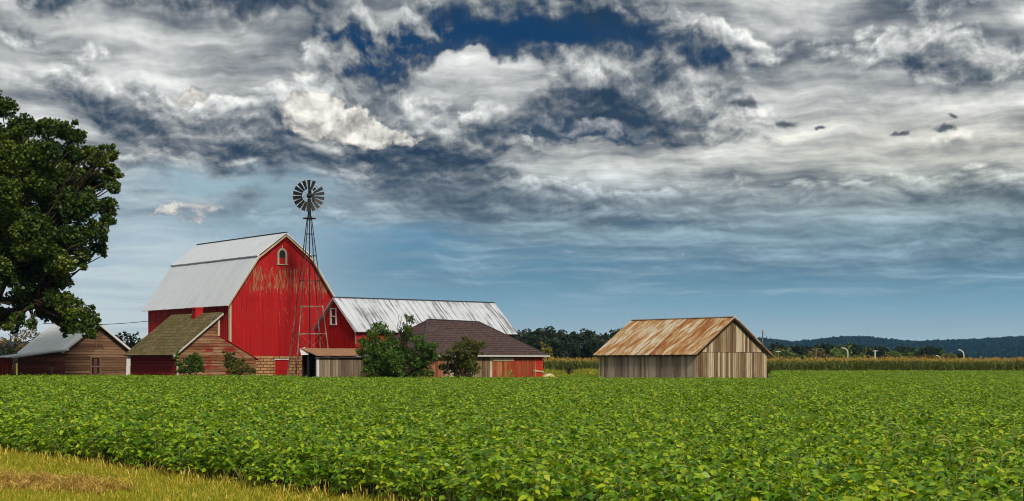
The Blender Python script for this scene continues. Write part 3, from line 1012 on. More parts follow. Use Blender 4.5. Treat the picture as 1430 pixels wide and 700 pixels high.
# ==================================================================== hip-roofed building
G = Vector((-6.64, 106.2, 0))
hip = thing('outbuilding', 'low building with dark brown hip roof and orange-red sliding board door', 'building', G, GRID)
HX1, HY1 = 12.4, 9.0
w = MB()
i0 = 0.38
w.box(i0 + 0.03, HX1 - i0 - 0.03, i0 + 0.03, HY1 - i0, 0, 2.15)
w.build('wall', M['backing'], hip)
F = lambda a, d, z: (a, i0 + 0.028 - d, z)
w = MB()
vboards(w, F, i0, 2.3, 0.05, lambda a: 2.2, 0.26, 0.03, 0.015)
w.build('reddish_boarding', M['rust_brown'], hip)
w = MB()
vboards(w, F, 2.3, 6.92, 0.05, lambda a: 2.2, 0.24, 0.03, 0.016)
w.build('grey_boarding', M['shed_gable'], hip)
w = MB()
vboards(w, F, 6.94, 11.3, 0.08, lambda a: 2.12, 0.22, 0.055, 0.012, 0.012)
dd = w.build('sliding_door', M['orange_boards'], hip)
rr = MB()
rr.box(6.9, 9.0, i0 - 0.075, i0 - 0.045, 1.80, 2.04)
rr.build('rail', M['cream'], dd)
w = MB()
vboards(w, F, 11.3, HX1 - i0, 0.3, lambda a: 2.15, 0.28, 0.04, 0.03, 0.01)
bb = w.build('bright_boarding', M['bright_red'], hip)
rr = MB()
rr.hexa([(11.0, i0 - 0.085, 0.98), (12.05, i0 - 0.085, 0.88), (12.05, i0 - 0.085, 1.0), (11.0, i0 - 0.085, 1.10), (11.0, i0 - 0.055, 0.98), (12.05, i0 - 0.055, 0.88), (12.05, i0 - 0.055, 1.0), (11.0, i0 - 0.055, 1.10)])
rr.build('batten', M['cream'], bb)
S_ = MB()
vboards(S_, lambda a, d, z: (i0 + 0.028 - d, a, z), i0, HY1 - i0, 0.05, lambda a: 2.2, 0.26, 0.03, 0.014)
S_.build('end_wall', M['rust_brown'], hip)
ez, rz = 2.24, 5.0
e = [(0, 0, ez), (HX1, 0, ez), (HX1, HY1, ez), (0, HY1, ez)]
k1, k2 = (3.7, HY1 / 2, rz + 0.06), (8.75, HY1 / 2, rz - 0.05)
h = MB()


def grid_face(mb, a, b, c, d, n=14, m=6, sag=0.05):
    """roof face a-b (eave) to d-c (ridge), a little uneven as old sheathing is"""
    a, b, c, d = map(Vector, (a, b, c, d))
    base = len(mb.v)
    for j in range(m + 1):
        for i in range(n + 1):
            u, v = i / n, j / m
            p = (a.lerp(b, u)).lerp(d.lerp(c, u), v)
            edge = min(i, n - i, j, m - j) > 0
            mb.v.append((p.x, p.y, p.z + (rs.uniform(-sag, sag * 0.4) if edge else 0)))
    for j in range(m):
        for i in range(n):
            q = base + j * (n + 1) + i
            mb.f.append((q, q + 1, q + n + 2, q + n + 1))


grid_face(h, e[0], e[1], k2, k1)
grid_face(h, e[2], e[3], k1, k2)
grid_face(h, e[3], e[0], k1, k1, 10, 6)
grid_face(h, e[1], e[2], k2, k2, 10, 6)
h.box(0.02, HX1 - 0.02, 0.02, HY1 - 0.02, ez - 0.13, ez - 0.02)
h.build('roof', M['brown_roof'], hip)
t_ = MB()
t_.box(-0.02, HX1 + 0.02, -0.03, 0.018, ez - 0.12, ez + 0.01)
t_.box(-0.03, 0.018, 0.02, HY1, ez - 0.12, ez + 0.01)
t_.build('fascia', M['edge_pale'], hip)
t_ = MB()
t_.bar((3.7, HY1 / 2, rz + 0.08), (8.75, HY1 / 2, rz - 0.03), 0.2, 0.05)
t_.bar(e[0], (3.7, HY1 / 2, rz + 0.08), 0.16, 0.05)
t_.bar(e[1], (8.75, HY1 / 2, rz - 0.03), 0.16, 0.05)
t_.build('ridge_cap', M['roof_edge'], hip)

# ==================================================================== field shed with the rusty roof
H = Vector((12.85, 100.0, 0))
shed = thing('field_shed', 'grey weathered board shed with streaked rusty roof standing alone in the field', 'shed', H, GRID)
SW, SL = 7.37, 10.0
sprof = [(0, 2.36), (3.68, 4.80), (SW, 2.36)]
shell(shed, sprof, SL, 0.03)
top = top_of(sprof)
w = MB()
vboards(w, front, 0.0, SW, 2.42, lambda a: top(a) - 0.03, 0.21, 0.035, 0.024, 0.012, 0.0, 0.0)
vboards(w, front, 0.0, SW, 0.05, lambda a: 2.39, 0.21, 0.05, 0.026, 0.014, 0.0, 0.05)
w.build('gable_wall', M['shed_gable'], shed)
w = MB()
vboards(w, side, 0.0, SL, 0.05, lambda a: 2.30, 0.21, 0.035, 0.018, 0.012, 0.0, 0.05)
w.build('side_wall', M['shed_side'], shed)
w = MB()
vboards(w, right_side(SW), 0.0, SL, 0.05, lambda a: 2.30, 0.25, 0.035, 0.014)
w.build('side_wall', M['shed_side'], shed)
r_ = MB()
sheets(r_, (-0.32, 2.20), (3.68, 4.88), -0.28, SL + 0.25, 0.66, 0.045, 0.035, 0.016)
sheets(r_, (SW + 0.32, 2.20), (3.68, 4.88), -0.28, SL + 0.25, 0.66, 0.045, 0.035, 0.016)
ro = r_.build('roof', M['rusty'], shed)
rc = MB()
rc.bar((3.68, -0.29, 4.955), (3.68, SL + 0.26, 4.955), 0.26, 0.05)
rc.build('ridge_cap', M['edge_pale'], ro)
rk = MB()
rake(rk, [(-0.32, 2.19), (3.68, 4.86), (SW + 0.32, 2.19)], -0.26, 0.12, 0.04)
rk.build('rake_board', M['backing'], shed)
for y in np.arange(0.2, SL, 0.6):
    pp = MB()
    pp.bar((-0.30, y, 2.14), (0.0, y, 2.34), 0.05, 0.10)
    pp.build('rafter_tail', M['backing'], shed)
q = MB()
q.box(SW + 0.07, SW + 0.16, 0.0, 0.10, 0, 1.15)
q.build('corner_post', M['backing'], shed)

# ==================================================================== small shed with the mossy roof
Cc = Vector((-25.73, 110.0, 0))
moss = thing('small_shed', 'small dark red shed with mossy shingle roof and red chimney before the barn', 'shed', Cc, GRID)
MW, ML = 6.8, 8.4
mprof = [(0, 2.55), (3.52, 5.36), (3.54, 3.72), (MW, 1.95)]
mb = MB()
base = [(0, 0)] + mprof + [(MW, 0)]
mb.poly([(x, 0.03, z) for x, z in base])
mb.poly([(x, ML, z) for x, z in reversed(base)])
mb.poly([(0, 0.03, 0), (0, ML, 0), (0, ML, 2.55), (0, 0.03, 2.55)])
mb.poly([(MW, 0.03, 0), (MW, 0.03, 1.95), (MW, ML, 1.95), (MW, ML, 0)])
mb.poly([(3.53, 0.03, 3.72), (3.53, 0.03, 5.36), (3.53, ML, 5.36), (3.53, ML, 3.72)])
mb.build('wall', M['backing'], moss)
lo_ = lambda z: 0.0 if z <= 2.55 else (z - 2.55) / (5.36 - 2.55) * 3.52
hi_ = lambda z: MW if z <= 1.95 else (MW - (z - 1.95) / (3.72 - 1.95) * (MW - 3.54) if z < 3.72 else 3.52)
w = MB()
hboards(w, front, lo_, hi_, 0.05, 3.72, 0.22)
hboards(w, front, lo_, lambda z: 3.52, 3.73, 5.30, 0.22)
w.build('gable_wall', M['worn_lap'], moss)
w = MB()
hboards(w, side, lambda z: 0.0, lambda z: ML, 0.05, 2.45, 0.22)
w.build('side_wall', M['red_lap'], moss)
t_ = MB()
t_.box(-0.06, 0.10, -0.065, -0.045, 0.1, 2.5)
t_.build('corner_board', M['cream'], moss)
t_ = MB()
t_.box(3.42, 3.60, -0.08, -0.048, 3.75, 5.05)
t_.build('corner_board', M['cream'], moss)
t_ = MB()
t_.box(4.55, 4.66, -0.08, -0.048, 0.2, 1.7)
t_.build('batten', M['cream'], moss)
r_ = MB()
roof_slab(r_, (-0.48, 2.20), (3.72, 5.56), -0.35, ML + 0.25, 0.09)
mo = r_.build('roof', M['moss_roof'], moss)
rc = MB()
rake(rc, [(-0.48, 2.20), (3.72, 5.56)], -0.385, 0.13, 0.03)
rc.build('rake_board', M['edge_pale'], moss)
rc = MB()
roof_slab(rc, (3.56, 3.78), (MW + 0.25, 1.86), -0.12, ML + 0.2, 0.06)
rc.build('lower_roof', M['red_trim'], moss)
ch = MB()
ch.box(3.1, 3.75, 3.1, 3.75, 4.9, 5.98)
ch.box(3.04, 3.81, 3.04, 3.81, 5.98, 6.08)
ch.build('chimney', M['red_trim'], mo)

# ==================================================================== left shed with the white roof
D0 = Vector((-38.1, 122.0, 0))
left = thing('wooden_shed', 'brown lap-board shed with white metal roof below the big tree branch', 'shed', D0, GRID)
DW, DL = 5.6, 9.6
dprof = [(0, 2.78), (2.8, 5.0), (DW, 2.85)]
shell(left, dprof, DL, 0.03)
lo_ = lambda z: 0.0 if z <= 2.78 else (z - 2.78) / 2.22 * 2.8
hi_ = lambda z: DW if z <= 2.85 else DW - (z - 2.85) / 2.15 * 2.8
w = MB()
hboards(w, front, lo_, hi_, 0.05, 4.95, 0.23, 0.03, (2.32, 3.12, 0.75, 2.02))
w.build('gable_wall', M['brown_lap'], left)
win = thing('shutter_window', None, None)
win.parent = left
f = MB()
f.box(2.22, 2.38, -0.08, -0.03, 0.6, 2.1)
f.box(3.06, 3.22, -0.08, -0.03, 0.6, 2.1)
f.box(2.22, 3.22, -0.085, -0.03, 2.1, 2.24)
f.box(2.38, 3.06, -0.075, -0.02, 1.28, 1.40)
f.build('frame', M['brown_lap'], win)
f = MB()
f.box(2.38, 3.06, -0.02, 0.0, 0.62, 2.1)
f.build('pane', M['dark'], win)
f = MB()
f.box(2.56, 2.86, -0.05, -0.021, 0.70, 1.26)
f.box(2.56, 2.86, -0.05, -0.021, 1.44, 2.0)
f.build('shutter', M['dark_red_lap'], win)
t_ = MB()
t_.box(2.7, 2.82, -0.07, -0.045, 2.9, 3.9)
t_.build('batten', M['brown_lap'], left)
t_ = MB()
t_.box(DW - 0.12, DW + 0.04, -0.07, -0.045, 0.1, 2.8)
t_.build('corner_board', M['brown_lap'], left)
r_ = MB()
sheets(r_, (-0.40, 2.50), (2.8, 5.07), -0.45, DL + 0.4, 0.6, 0.05, 0.04, 0.01)
sheets(r_, (DW + 0.42, 2.56), (2.8, 5.07), -0.45, DL + 0.4, 0.6, 0.05, 0.04, 0.01)
r_.build('roof', M['white_roof'], left)
rk = MB()
rake(rk, [(-0.4, 2.5), (2.8, 5.06), (DW + 0.42, 2.56)], -0.48, 0.10, 0.035)
rk.build('rake_board', M['edge_pale'], left)
# lean-to on its left
w = MB()
hboards(w, front, lambda z: -4.0, lambda z: -0.02, 0.05, 2.1, 0.19, 0.03)
hboards(w, front, lambda z: -4.0 + max(0, (z - 2.1)) / 0.5 * 4.0, lambda z: -0.02, 2.1, 2.55, 0.15, 0.03)
w.box(-4.0, -0.02, 0.002, 0.05, 0.05, 2.1)
w.box(-4.06, -3.9, -0.07, -0.045, 0, 2.2)
w.build('lean_to_wall', M['dark_red_lap'], left)
r_ = MB()
hx = [(-4.75, 2.10), (0.15, 2.78)]
sheets(r_, hx[0], hx[1], -0.55, 3.2, 0.75, 0.05, 0.03, 0.01)
r_.build('lean_to_roof', M['white_roof'], left)
rk = MB()
rake(rk, hx, -0.58, 0.09, 0.03)
rk.build('lean_to_fascia', M['edge_pale'], left)

# dark red board wall beyond the lean-to
dw = thing('board_fence', 'dark red board wall in the shade at the far left under the tree', 'fence', (-47.5, 121.5, 0), R(6))
w = MB()
vboards(w, front, -4.0, 5.0, 0.05, lambda a: 2.05, 0.22, 0.03, 0.012)
w.build('boarding', M['red_lap'], dw)
w = MB()
for x in (-3.9, -1.0, 2.0, 4.9):
    w.box(x - 0.06, x + 0.06, 0.005, 0.12, 0, 2.1)
w.box(-4, 5, 0.13, 0.18, 0.4, 0.5)
w.box(-4, 5, 0.13, 0.18, 1.5, 1.6)
w.build('frame', M['backing'], dw)

# white post between the two small sheds
wp = MB()
wp.box(-0.16, 0.16, -0.06, 0.06, 0, 1.35)
wp.box(-0.13, 0.20, -0.05, 0.05, 1.36, 2.0)
o = wp.build('post', M['white_pipe'])
o.location = (-0.268 * 123.0, 123.0, 0)
tag(o, 'white painted post in the gap between the lap-board shed and the mossy-roofed shed', 'post')
o.name = 'white_post'
# leaning grey stakes before the lean-to wall
wp = MB()
wp.bar((0, 0, 0), (0.05, 0, 1.28), 0.09)
wp.bar((-0.28, -0.06, 1.22), (0.25, -0.06, 1.25), 0.06)
o = wp.build('wooden_stake', M['pole_wood'])
o.location = (-0.3215 * 117.5, 117.5, 0)
tag(o, 'grey wooden stake with short crosspiece before the dark lean-to wall', 'stake')

# ==================================================================== air between here and the hills
hz = MB()
hz.box(-3500, 3500, -60, 3700, -25, 135)
hm = bpy.data.materials.new('pale_air')
hm.use_nodes = True
ht = NT(hm.node_tree)
hm.node_tree.nodes.remove(hm.node_tree.nodes['Principled BSDF'])
pv = ht.node('ShaderNodeVolumePrincipled')
pv.inputs['Color'].default_value = (0.26, 0.60, 1.0, 1)
pv.inputs['Density'].default_value = 0.000055
pv.inputs['Anisotropy'].default_value = 0.0
ht.l.new(pv.outputs[0], hm.node_tree.nodes['Material Output'].inputs['Volume'])
tag(hz.build('haze', hm), kind='stuff')


# ==================================================================== windmill
WM = Vector((-16.75, 118.4, 0))
wm = thing('windmill', 'steel lattice windmill with dark many-bladed wheel standing before the red barn', 'windmill', WM)
TOPZ = 13.75
foot = [(2.02, -0.85), (-0.85, -2.02), (-2.02, 0.85), (0.85, 2.02)]


def leg_at(i, z):
    f = 1 - (z / TOPZ) * (1 - 0.085)
    return Vector((foot[i % 4][0] * f, foot[i % 4][1] * f, z))


for i in range(4):
    b = MB()
    a, c = leg_at(i, 0), leg_at(i, 6.4)
    b.bar(a, c, 0.085, 0.085)
    lo = b.build('leg', M['steel'], wm)
    b = MB()
    b.bar(leg_at(i, 6.4), leg_at(i, TOPZ), 0.062, 0.062)
    b.build('upper_section', M['silhouette_steel'], lo)
levels = [1.95, 4.05, 6.3, 8.45, 10.5, 12.3]
for k, z in enumerate(levels):
    b = MB()
    for i in range(4):
        b.bar(leg_at(i, z), leg_at(i + 1, z), 0.055 if z < 7 else 0.04)
    b.build('girt', M['steel'] if z < 7 else M['silhouette_steel'], wm)
for z0, z1 in zip([0.05] + levels[:-1], levels):
    b = MB()
    for i in range(4):
        w_ = 0.022 if z0 < 4 else 0.010
        b.bar(leg_at(i, z0), leg_at(i + 1, z1), w_)
        b.bar(leg_at(i + 1, z0), leg_at(i, z1), w_)
    b.build('diagonal_brace', M['steel'] if z0 < 4 else M['silhouette_steel'], wm)
b = MB()
b.tube([(0.05, 0.1, 0), (0.02, 0.05, 7), (0, 0, TOPZ)], [0.06, 0.05, 0.04], 8)
b.build('pump_pipe', M['silhouette_steel'], wm)
b = MB()
for ang in range(16):
    pass
ring = [(0.55 * math.cos(2 * math.pi * k / 16), 0.55 * math.sin(2 * math.pi * k / 16)) for k in range(16)]
for k in range(16):
    (x0, y0), (x1, y1) = ring[k], ring[(k + 1) % 16]
    b.hexa([(0, 0, 13.55), (x0, y0, 13.55), (x1, y1, 13.55), (0, 0, 13.56), (0, 0, 13.63), (x0, y0, 13.62), (x1, y1, 13.62), (0, 0, 13.64)])
b.build('platform', M['silhouette_steel'], wm)
HUB = Vector((0.0, -0.42, 15.42))
b = MB()
b.tube([(0, 0, 13.6), (0, 0, 14.6), (0, 0.05, 15.2)], [0.15, 0.12, 0.16], 10)
b.tube([(0, 0.28, 15.42), (0, -0.05, 15.46), (0, -0.3, 15.42)], [0.16, 0.24, 0.15], 10)
b.tube([(0.02, 0.05, 15.5), (0.02, 0.05, 15.9), (0.0, 0.05, 16.35)], [0.17, 0.13, 0.03], 8)
b.build('gearbox', M['silhouette_steel'], wm)
b = MB()
b.bar((0, 0.2, 15.42), (0.05, 1.5, 15.5), 0.05, 0.05)
b.hexa([(0.03, 1.2, 15.2), (0.06, 1.2, 15.2), (0.10, 2.5, 14.95), (0.07, 2.5, 14.95), (0.03, 1.2, 15.75), (0.06, 1.2, 15.75), (0.10, 2.5, 16.1), (0.07, 2.5, 16.1)])
b.build('tail_vane', M['silhouette_steel'], wm)
wheel = thing('wheel', None, None, HUB)
wheel.parent = wm
NB, RO, RI = 18, 1.30, 0.55
for k in range(NB):
    ang = math.pi / 2 - 2 * math.pi * (k + 0.05) / NB
    ro = RI + 0.30 if k == 2 else RO
    wi, wo = 0.080, (0.155 if k != 2 else 0.11)
    rad = Vector((math.cos(ang), 0, math.sin(ang)))
    tan_ = Vector((-math.sin(ang), 0, math.cos(ang)))
    b = MB()
    base = len(b.v)
    for (r, hw) in ((RI, wi), (0.5 * (RI + ro), 0.5 * (wi + wo)), (ro, wo)):
        tilt = 0.42
        for s_ in (-1, 0, 1):
            p = rad * r + tan_ * (s_ * hw) + Vector((0, s_ * hw * tilt + (0.02 if s_ == 0 else 0), 0))
            b.v.append(tuple(p))
        for s_ in (-1, 0, 1):
            p = rad * r + tan_ * (s_ * hw) + Vector((0, s_ * hw * tilt + (0.02 if s_ == 0 else 0) + 0.012, 0))
            b.v.append(tuple(p))
    for i in range(2):
        for s_ in range(2):
            q = i * 6 + s_
            b.f.append((q, q + 1, q + 7, q + 6))
            b.f.append((q + 3, q + 9, q + 10, q + 4))
    for q in (0, 1):
        b.f.append((q, q + 3, q + 4, q + 1))
        b.f.append((12 + q, 13 + q, 16 + q, 15 + q))
    for i in range(2):
        b.f.append((i * 6, i * 6 + 6, i * 6 + 9, i * 6 + 3))
        b.f.append((i * 6 + 2, i * 6 + 5, i * 6 + 11, i * 6 + 8))
    b.build('blade', M['silhouette_steel'], wheel)
b = MB()
for r, th in ((RI + 0.03, 0.03), (1.0, 0.022)):
    pts = [(r * math.cos(2 * math.pi * k / 36), 0.06, r * math.sin(2 * math.pi * k / 36)) for k in range(37)]
    b.tube(pts, th * 0.6, 5)
b.build('rim', M['silhouette_steel'], wheel)
b = MB()
for k in range(6):
    a = 2 * math.pi * (k + 0.3) / 6
    b.bar((0.05 * math.cos(a), 0.05, 0.05 * math.sin(a)), (1.0 * math.cos(a), 0.06, 1.0 * math.sin(a)), 0.022)
b.tube([(0, -0.12, 0), (0, 0.0, 0), (0, 0.2, 0)], [0.05, 0.12, 0.12], 10)
b.build('spokes', M['silhouette_steel'], wheel)

# ==================================================================== trees
NR = np.random.default_rng(21)


def leaf_cloud(name, clumps, n_per, size, mat, parent, seed, shape=6, hollow=0.35, flat=0.8, droop=0.25, ragged=0.35):
    """leaves through the volume of many clumps; clumps are (x, y, z, radius)"""
    r = np.random.default_rng(seed)
    P, S = [], []
    for (x, y, z, rad) in clumps:
        n = max(12, int(n_per * (rad ** 2)))
        d = r.normal(size=(n, 3))
        d /= np.linalg.norm(d, axis=1)[:, None]
        # lumpy radius: small twigs poke out, hollows between them
        lob = r.normal(size=(7, 3))
        lob /= np.linalg.norm(lob, axis=1)[:, None]
        k = np.max(d @ lob.T, axis=1)
        rr = rad * (1 - ragged + ragged * np.clip((k - 0.35) / 0.6, 0, 1.25)) * (hollow + (1 - hollow) * r.random(n) ** 0.55)
        q = d * rr[:, None]
        q[:, 2] *= flat
        P.append(q + np.array([x, y, z]))
        S.append(r.uniform(0.65, 1.25, n) * size)
    P, S = np.concatenate(P), np.concatenate(S)
    n = len(P)
    nor = r.normal(size=(n, 3)) * 0.8 + np.array([0, 0, 0.75])
    nor /= np.linalg.norm(nor, axis=1)[:, None]
    t = np.cross(nor, r.normal(size=(n, 3)))
    t /= np.linalg.norm(t, axis=1)[:, None]
    b = np.cross(nor, t)
    if shape == 6:
        prof = [(-0.5, 0.0), (-0.15, 0.42), (0.12, 0.24), (0.5, 0.10), (0.20, -0.22), (-0.10, -0.45)]
    else:
        prof = [(-0.5, 0.0), (0.0, 0.3), (0.5, 0.0), (0.0, -0.3)]
    V = np.empty((n, len(prof), 3))
    for i, (a, c) in enumerate(prof):
        V[:, i] = P + t * (a * S)[:, None] + b * (c * S)[:, None] - nor * (abs(c) * droop * S)[:, None]
    me = bpy.data.meshes.new(name)
    k = len(prof)
    me.vertices.add(n * k)
    me.vertices.foreach_set('co', V.reshape(-1))
    me.loops.add(n * k)
    me.loops.foreach_set('vertex_index', np.arange(n * k, dtype=np.int32))
    me.polygons.add(n)
    me.polygons.foreach_set('loop_start', np.arange(0, n * k, k, dtype=np.int32))
    me.update(calc_edges=True)
    me.materials.append(mat)
    o = bpy.data.objects.new(name, me)
    col.objects.link(o)
    o.parent = parent
    return o


def limb(mb, a, b, r0, r1, rng, n=5, wob=0.06, side=7):
    a, b = Vector(a), Vector(b)
    L = (b - a).length
    pts, rad = [], []
    for i in range(n + 1):
        u = i / n
        p = a.lerp(b, u)
        # limbs leave upwards and bend outwards
        p.z += math.sin(u * math.pi) * L * 0.06
        if 0 < i < n:
            p += Vector((rng.uniform(-1, 1), rng.uniform(-1, 1), rng.uniform(-1, 1))) * (wob * L)
        pts.append(p)
        rad.append(r0 + (r1 - r0) * u)
    mb.tube(pts, rad, side)


# the big maple: clumps follow the outline it has over the yard
TX, TY = -41.5, 112.0
big = thing('maple_tree', 'huge dark green spreading tree overhanging the lap-board shed', 'tree', (TX, TY, 0))
sc = TY / 2000.0
vis = [(2, 150, 22), (-20, 140, 30), (30, 178, 24), (60, 176, 20), (85, 182, 20), (104, 190, 18), (20, 205, 28), (60, 212, 28), (98, 218, 24), (124, 216, 18), (142, 224, 17), (155, 216, 12),
       (154, 240, 14), (158, 262, 12), (135, 250, 22), (100, 250, 26), (55, 250, 30), (10, 250, 32), (148, 288, 18), (150, 308, 12), (118, 288, 26), (75, 290, 22), (20, 296, 30), (138, 326, 18), (140, 346, 14), (105, 326, 28), (60, 332, 30),
       (12, 340, 34), (118, 356, 16), (80, 366, 26), (40, 376, 28), (0, 386, 30), (64, 398, 22), (88, 392, 16), (30, 416, 22), (78, 418, 20), (100, 422, 14), (100, 438, 18), (118, 440, 16), (122, 456, 14), (128, 466, 9), (104, 456, 14), (60, 436, 18), (82, 446, 14), (92, 460, 9), (25, 446, 16), (3, 440, 16), (45, 452, 10), (135, 448, 8), (12, 458, 9)]
cl = []
for (px, py, r) in vis:
    dep = float(NR.uniform(-5.5, 1.5)) * (0.6 if px > 120 else 1.0)
    y = TY + dep
    k = y / 2000.0
    cl.append(((px - 715) * k - TX, dep, 1.7 - (py - 506) * k, r * k * 1.02))
for (px, py, r) in vis:      # sprays that break the outline
    for _ in range(2 if px > 90 else 1):
        a_ = NR.uniform(0, 6.283)
        y = TY + float(NR.uniform(-4, 1))
        k = y / 2000.0
        rr_ = r * NR.uniform(0.8, 1.12)
        cl.append(((px + rr_ * math.cos(a_) - 715) * k - TX, y - TY, 1.7 - (py + rr_ * math.sin(a_) - 506) * k, r * k * float(NR.uniform(0.28, 0.45))))
# the back and the unseen left of the crown
for _ in range(95):
    d = NR.normal(size=3)
    d /= np.linalg.norm(d)
    u = NR.uniform(0.45, 1.0) ** 0.5
    q = np.array([d[0] * 9.3, d[1] * 8.5, d[2] * 9.3]) * u + np.array([-0.8, 0.5, 12.4])
    pxq = (q[0] + TX) / (TY + q[1]) * 2000 + 715
    pyq = 506 - (q[2] - 1.7) / (TY + q[1]) * 2000
    lim = np.interp(pyq, [150, 200, 250, 300, 350, 400, 450], [50, 105, 120, 115, 95, 55, 30])
    if pxq < lim and q[2] > 5.0:
        cl.append((q[0], q[1], q[2], float(NR.uniform(1.1, 1.9))))
leaf_cloud('crown', cl, 620, 0.26, M['maple'], big, 3, ragged=0.52, hollow=0.3)
rt = random.Random(9)
b = MB()
b.tube([(0, 0, -0.1), (0.05, 0, 0.6), (0.1, 0.05, 2.5), (0.0, 0.1, 4.6)], [0.95, 0.72, 0.60, 0.55], 12)
fork = Vector((0, 0.1, 4.4))
b.build('trunk', M['bark'], big, True)
b = MB()
mains = [((2.6, -1.0, 8.5), 0.34), ((-2.6, 0.6, 9.0), 0.36), ((0.4, 2.2, 9.6), 0.36), ((0.2, -1.6, 10.5), 0.34), ((4.4, -1.5, 6.2), 0.24)]
for p, r in mains:
    limb(b, fork, p, r + 0.08, r * 0.62, rt, 5, 0.04, 8)
for (x, y, z, r) in cl:
    best = min(mains, key=lambda m_: (Vector(m_[0]) - Vector((x, y, z))).length)
    limb(b, best[0], (x, y, z), 0.13, 0.03, rt, 5, 0.05, 5)
b.build('limbs', M['bark'], big, True)


def clump_tree(name, label, cat, loc, clumps, n_per, size, mat, seed, trunk_r=0.12, stems=3, group=None, shape=4, ragged=0.45, hollow=0.3, crown='crown', flat=0.85):
    t = thing(name, label, cat, loc, 0, group)
    leaf_cloud(crown, clumps, n_per, size, mat, t, seed, shape, hollow=hollow, ragged=ragged, flat=flat)
    r = random.Random(seed)
    b = MB()
    top_ = max(c[2] for c in clumps)
    if stems == 1:
        b.tube([(0, 0, 0), (0.02, 0, top_ * 0.3), (0, 0.03, top_ * 0.72)], [trunk_r, trunk_r * 0.7, trunk_r * 0.3], 7)
        mid_ = sorted(c[3] for c in clumps)[len(clumps) // 2]
        for c in clumps:
            if c[3] < mid_:
                continue
            limb(b, (0, 0, min(c[2] * 0.75, top_ * 0.6)), c[:3], trunk_r * 0.45, trunk_r * 0.12, r, 4, 0.05, 5)
    else:
        mid_ = sorted(c[3] for c in clumps)[int(len(clumps) * 0.78)]
        for c in clumps:
            if c[3] < mid_:
                continue
            limb(b, (r.uniform(-0.3, 0.3), r.uniform(-0.3, 0.3), 0), c[:3], trunk_r * 0.6, trunk_r * 0.15, r, 4, 0.06, 5)
    b.build('trunk' if stems == 1 else 'stems', M['bark'], t, True)
    return t


def px_clumps(lst, base, seed, depth=1.3):
    r = np.random.default_rng(seed)
    out_ = []
    for px, py, rad in lst:
        dy = float(r.uniform(-depth, depth))
        k = (base[1] + dy) / 2000.0
        out_.append(((px - 715) * k - base[0], dy, 1.7 - (py - 506) * k, rad * k))
        for _ in range(3):      # twigs that stand out of the main lobes
            d = r.normal(size=3)
            d /= np.linalg.norm(d)
            c_ = out_[-1] if _ == 0 else c_
            u = rad * k * r.uniform(0.75, 1.15)
            if c_[2] + d[2] * u > 0.15:
                out_.append((c_[0] + d[0] * u, c_[1] + d[1] * u, c_[2] + d[2] * u, rad * k * r.uniform(0.25, 0.45)))
    return out_


# shrubs before the buildings
bs = ((555 - 715) / 2000 * 103.0, 103.0, 0)
lst = [(530, 458, 13), (520, 466, 9), (543, 466, 8), (572, 446, 7), (567, 458, 7), (515, 485, 15), (508, 478, 9), (503, 492, 8), (533, 484, 20), (555, 482, 16), (568, 470, 13), (585, 478, 13), (598, 486, 12), (607, 482, 7), (604, 496, 10), (525, 503, 20), (548, 506, 22), (572, 500, 20), (590, 506, 18), (535, 520, 20), (560, 522, 20), (585, 520, 20), (515, 518, 14)]
clump_tree('bush', 'large dark green bush with two taller tufts between lean-to and brown roof', 'bush', bs, px_clumps(lst, bs, 1, 1.1), 1100, 0.17, M['shrub'], 41, 0.10, 4, crown='foliage', ragged=0.55)
b = MB()
rt2 = random.Random(4)
bare = [o for o in col.objects if o.name.startswith('bush')][0]
for _ in range(14):
    k = 103.0 / 2000
    ex, ey = rt2.uniform(555, 580), rt2.uniform(440, 456)
    limb(b, (0.5, 0, 2.6), ((ex - 555) * k, rt2.uniform(-0.4, 0.4), 1.7 - (ey - 506) * k), 0.035, 0.012, rt2, 5, 0.07, 4)
b.build('bare_twigs', M['bark'], bare)
bs = ((645 - 715) / 2000 * 102.8, 102.8, 0)
lst = [(648, 472, 6), (655, 478, 9), (668, 482, 9), (673, 481, 5), (640, 484, 10), (632, 492, 10), (650, 492, 13), (662, 494, 11), (624, 500, 9), (640, 504, 14), (655, 508, 14), (630, 514, 13), (646, 520, 16), (662, 516, 10), (618, 496, 5), (616, 512, 6)]
clump_tree('bush', 'olive and green bush growing against the dark brown hip roof front', 'bush', bs, px_clumps(lst, bs, 2, 0.8), 1300, 0.15, M['olive'], 42, 0.08, 4, crown='foliage', ragged=0.55)
bs = ((266 - 715) / 2000 * 106.8, 106.8, 0)
lst = [(272, 496, 8), (277, 503, 9), (262, 504, 8), (250, 508, 7), (246, 500, 4), (268, 514, 11), (255, 518, 9), (280, 514, 7), (248, 494, 3)]
clump_tree('bush', 'ragged green bush at the corner of the mossy-roofed shed', 'bush', bs, px_clumps(lst, bs, 3, 0.6), 1700, 0.14, M['shrub'], 43, 0.06, 4, crown='foliage', ragged=0.6)
bs = ((324 - 715) / 2000 * 107.2, 107.2, 0)
lst = [(318, 497, 7), (325, 502, 9), (334, 508, 9), (320, 510, 9), (342, 516, 8), (330, 518, 11), (352, 520, 6), (312, 492, 3)]
clump_tree('bush', 'olive green bush under the worn red gable of the mossy-roofed shed', 'bush', bs, px_clumps(lst, bs, 4, 0.6), 1700, 0.14, M['olive'], 44, 0.06, 4, crown='foliage', ragged=0.6)

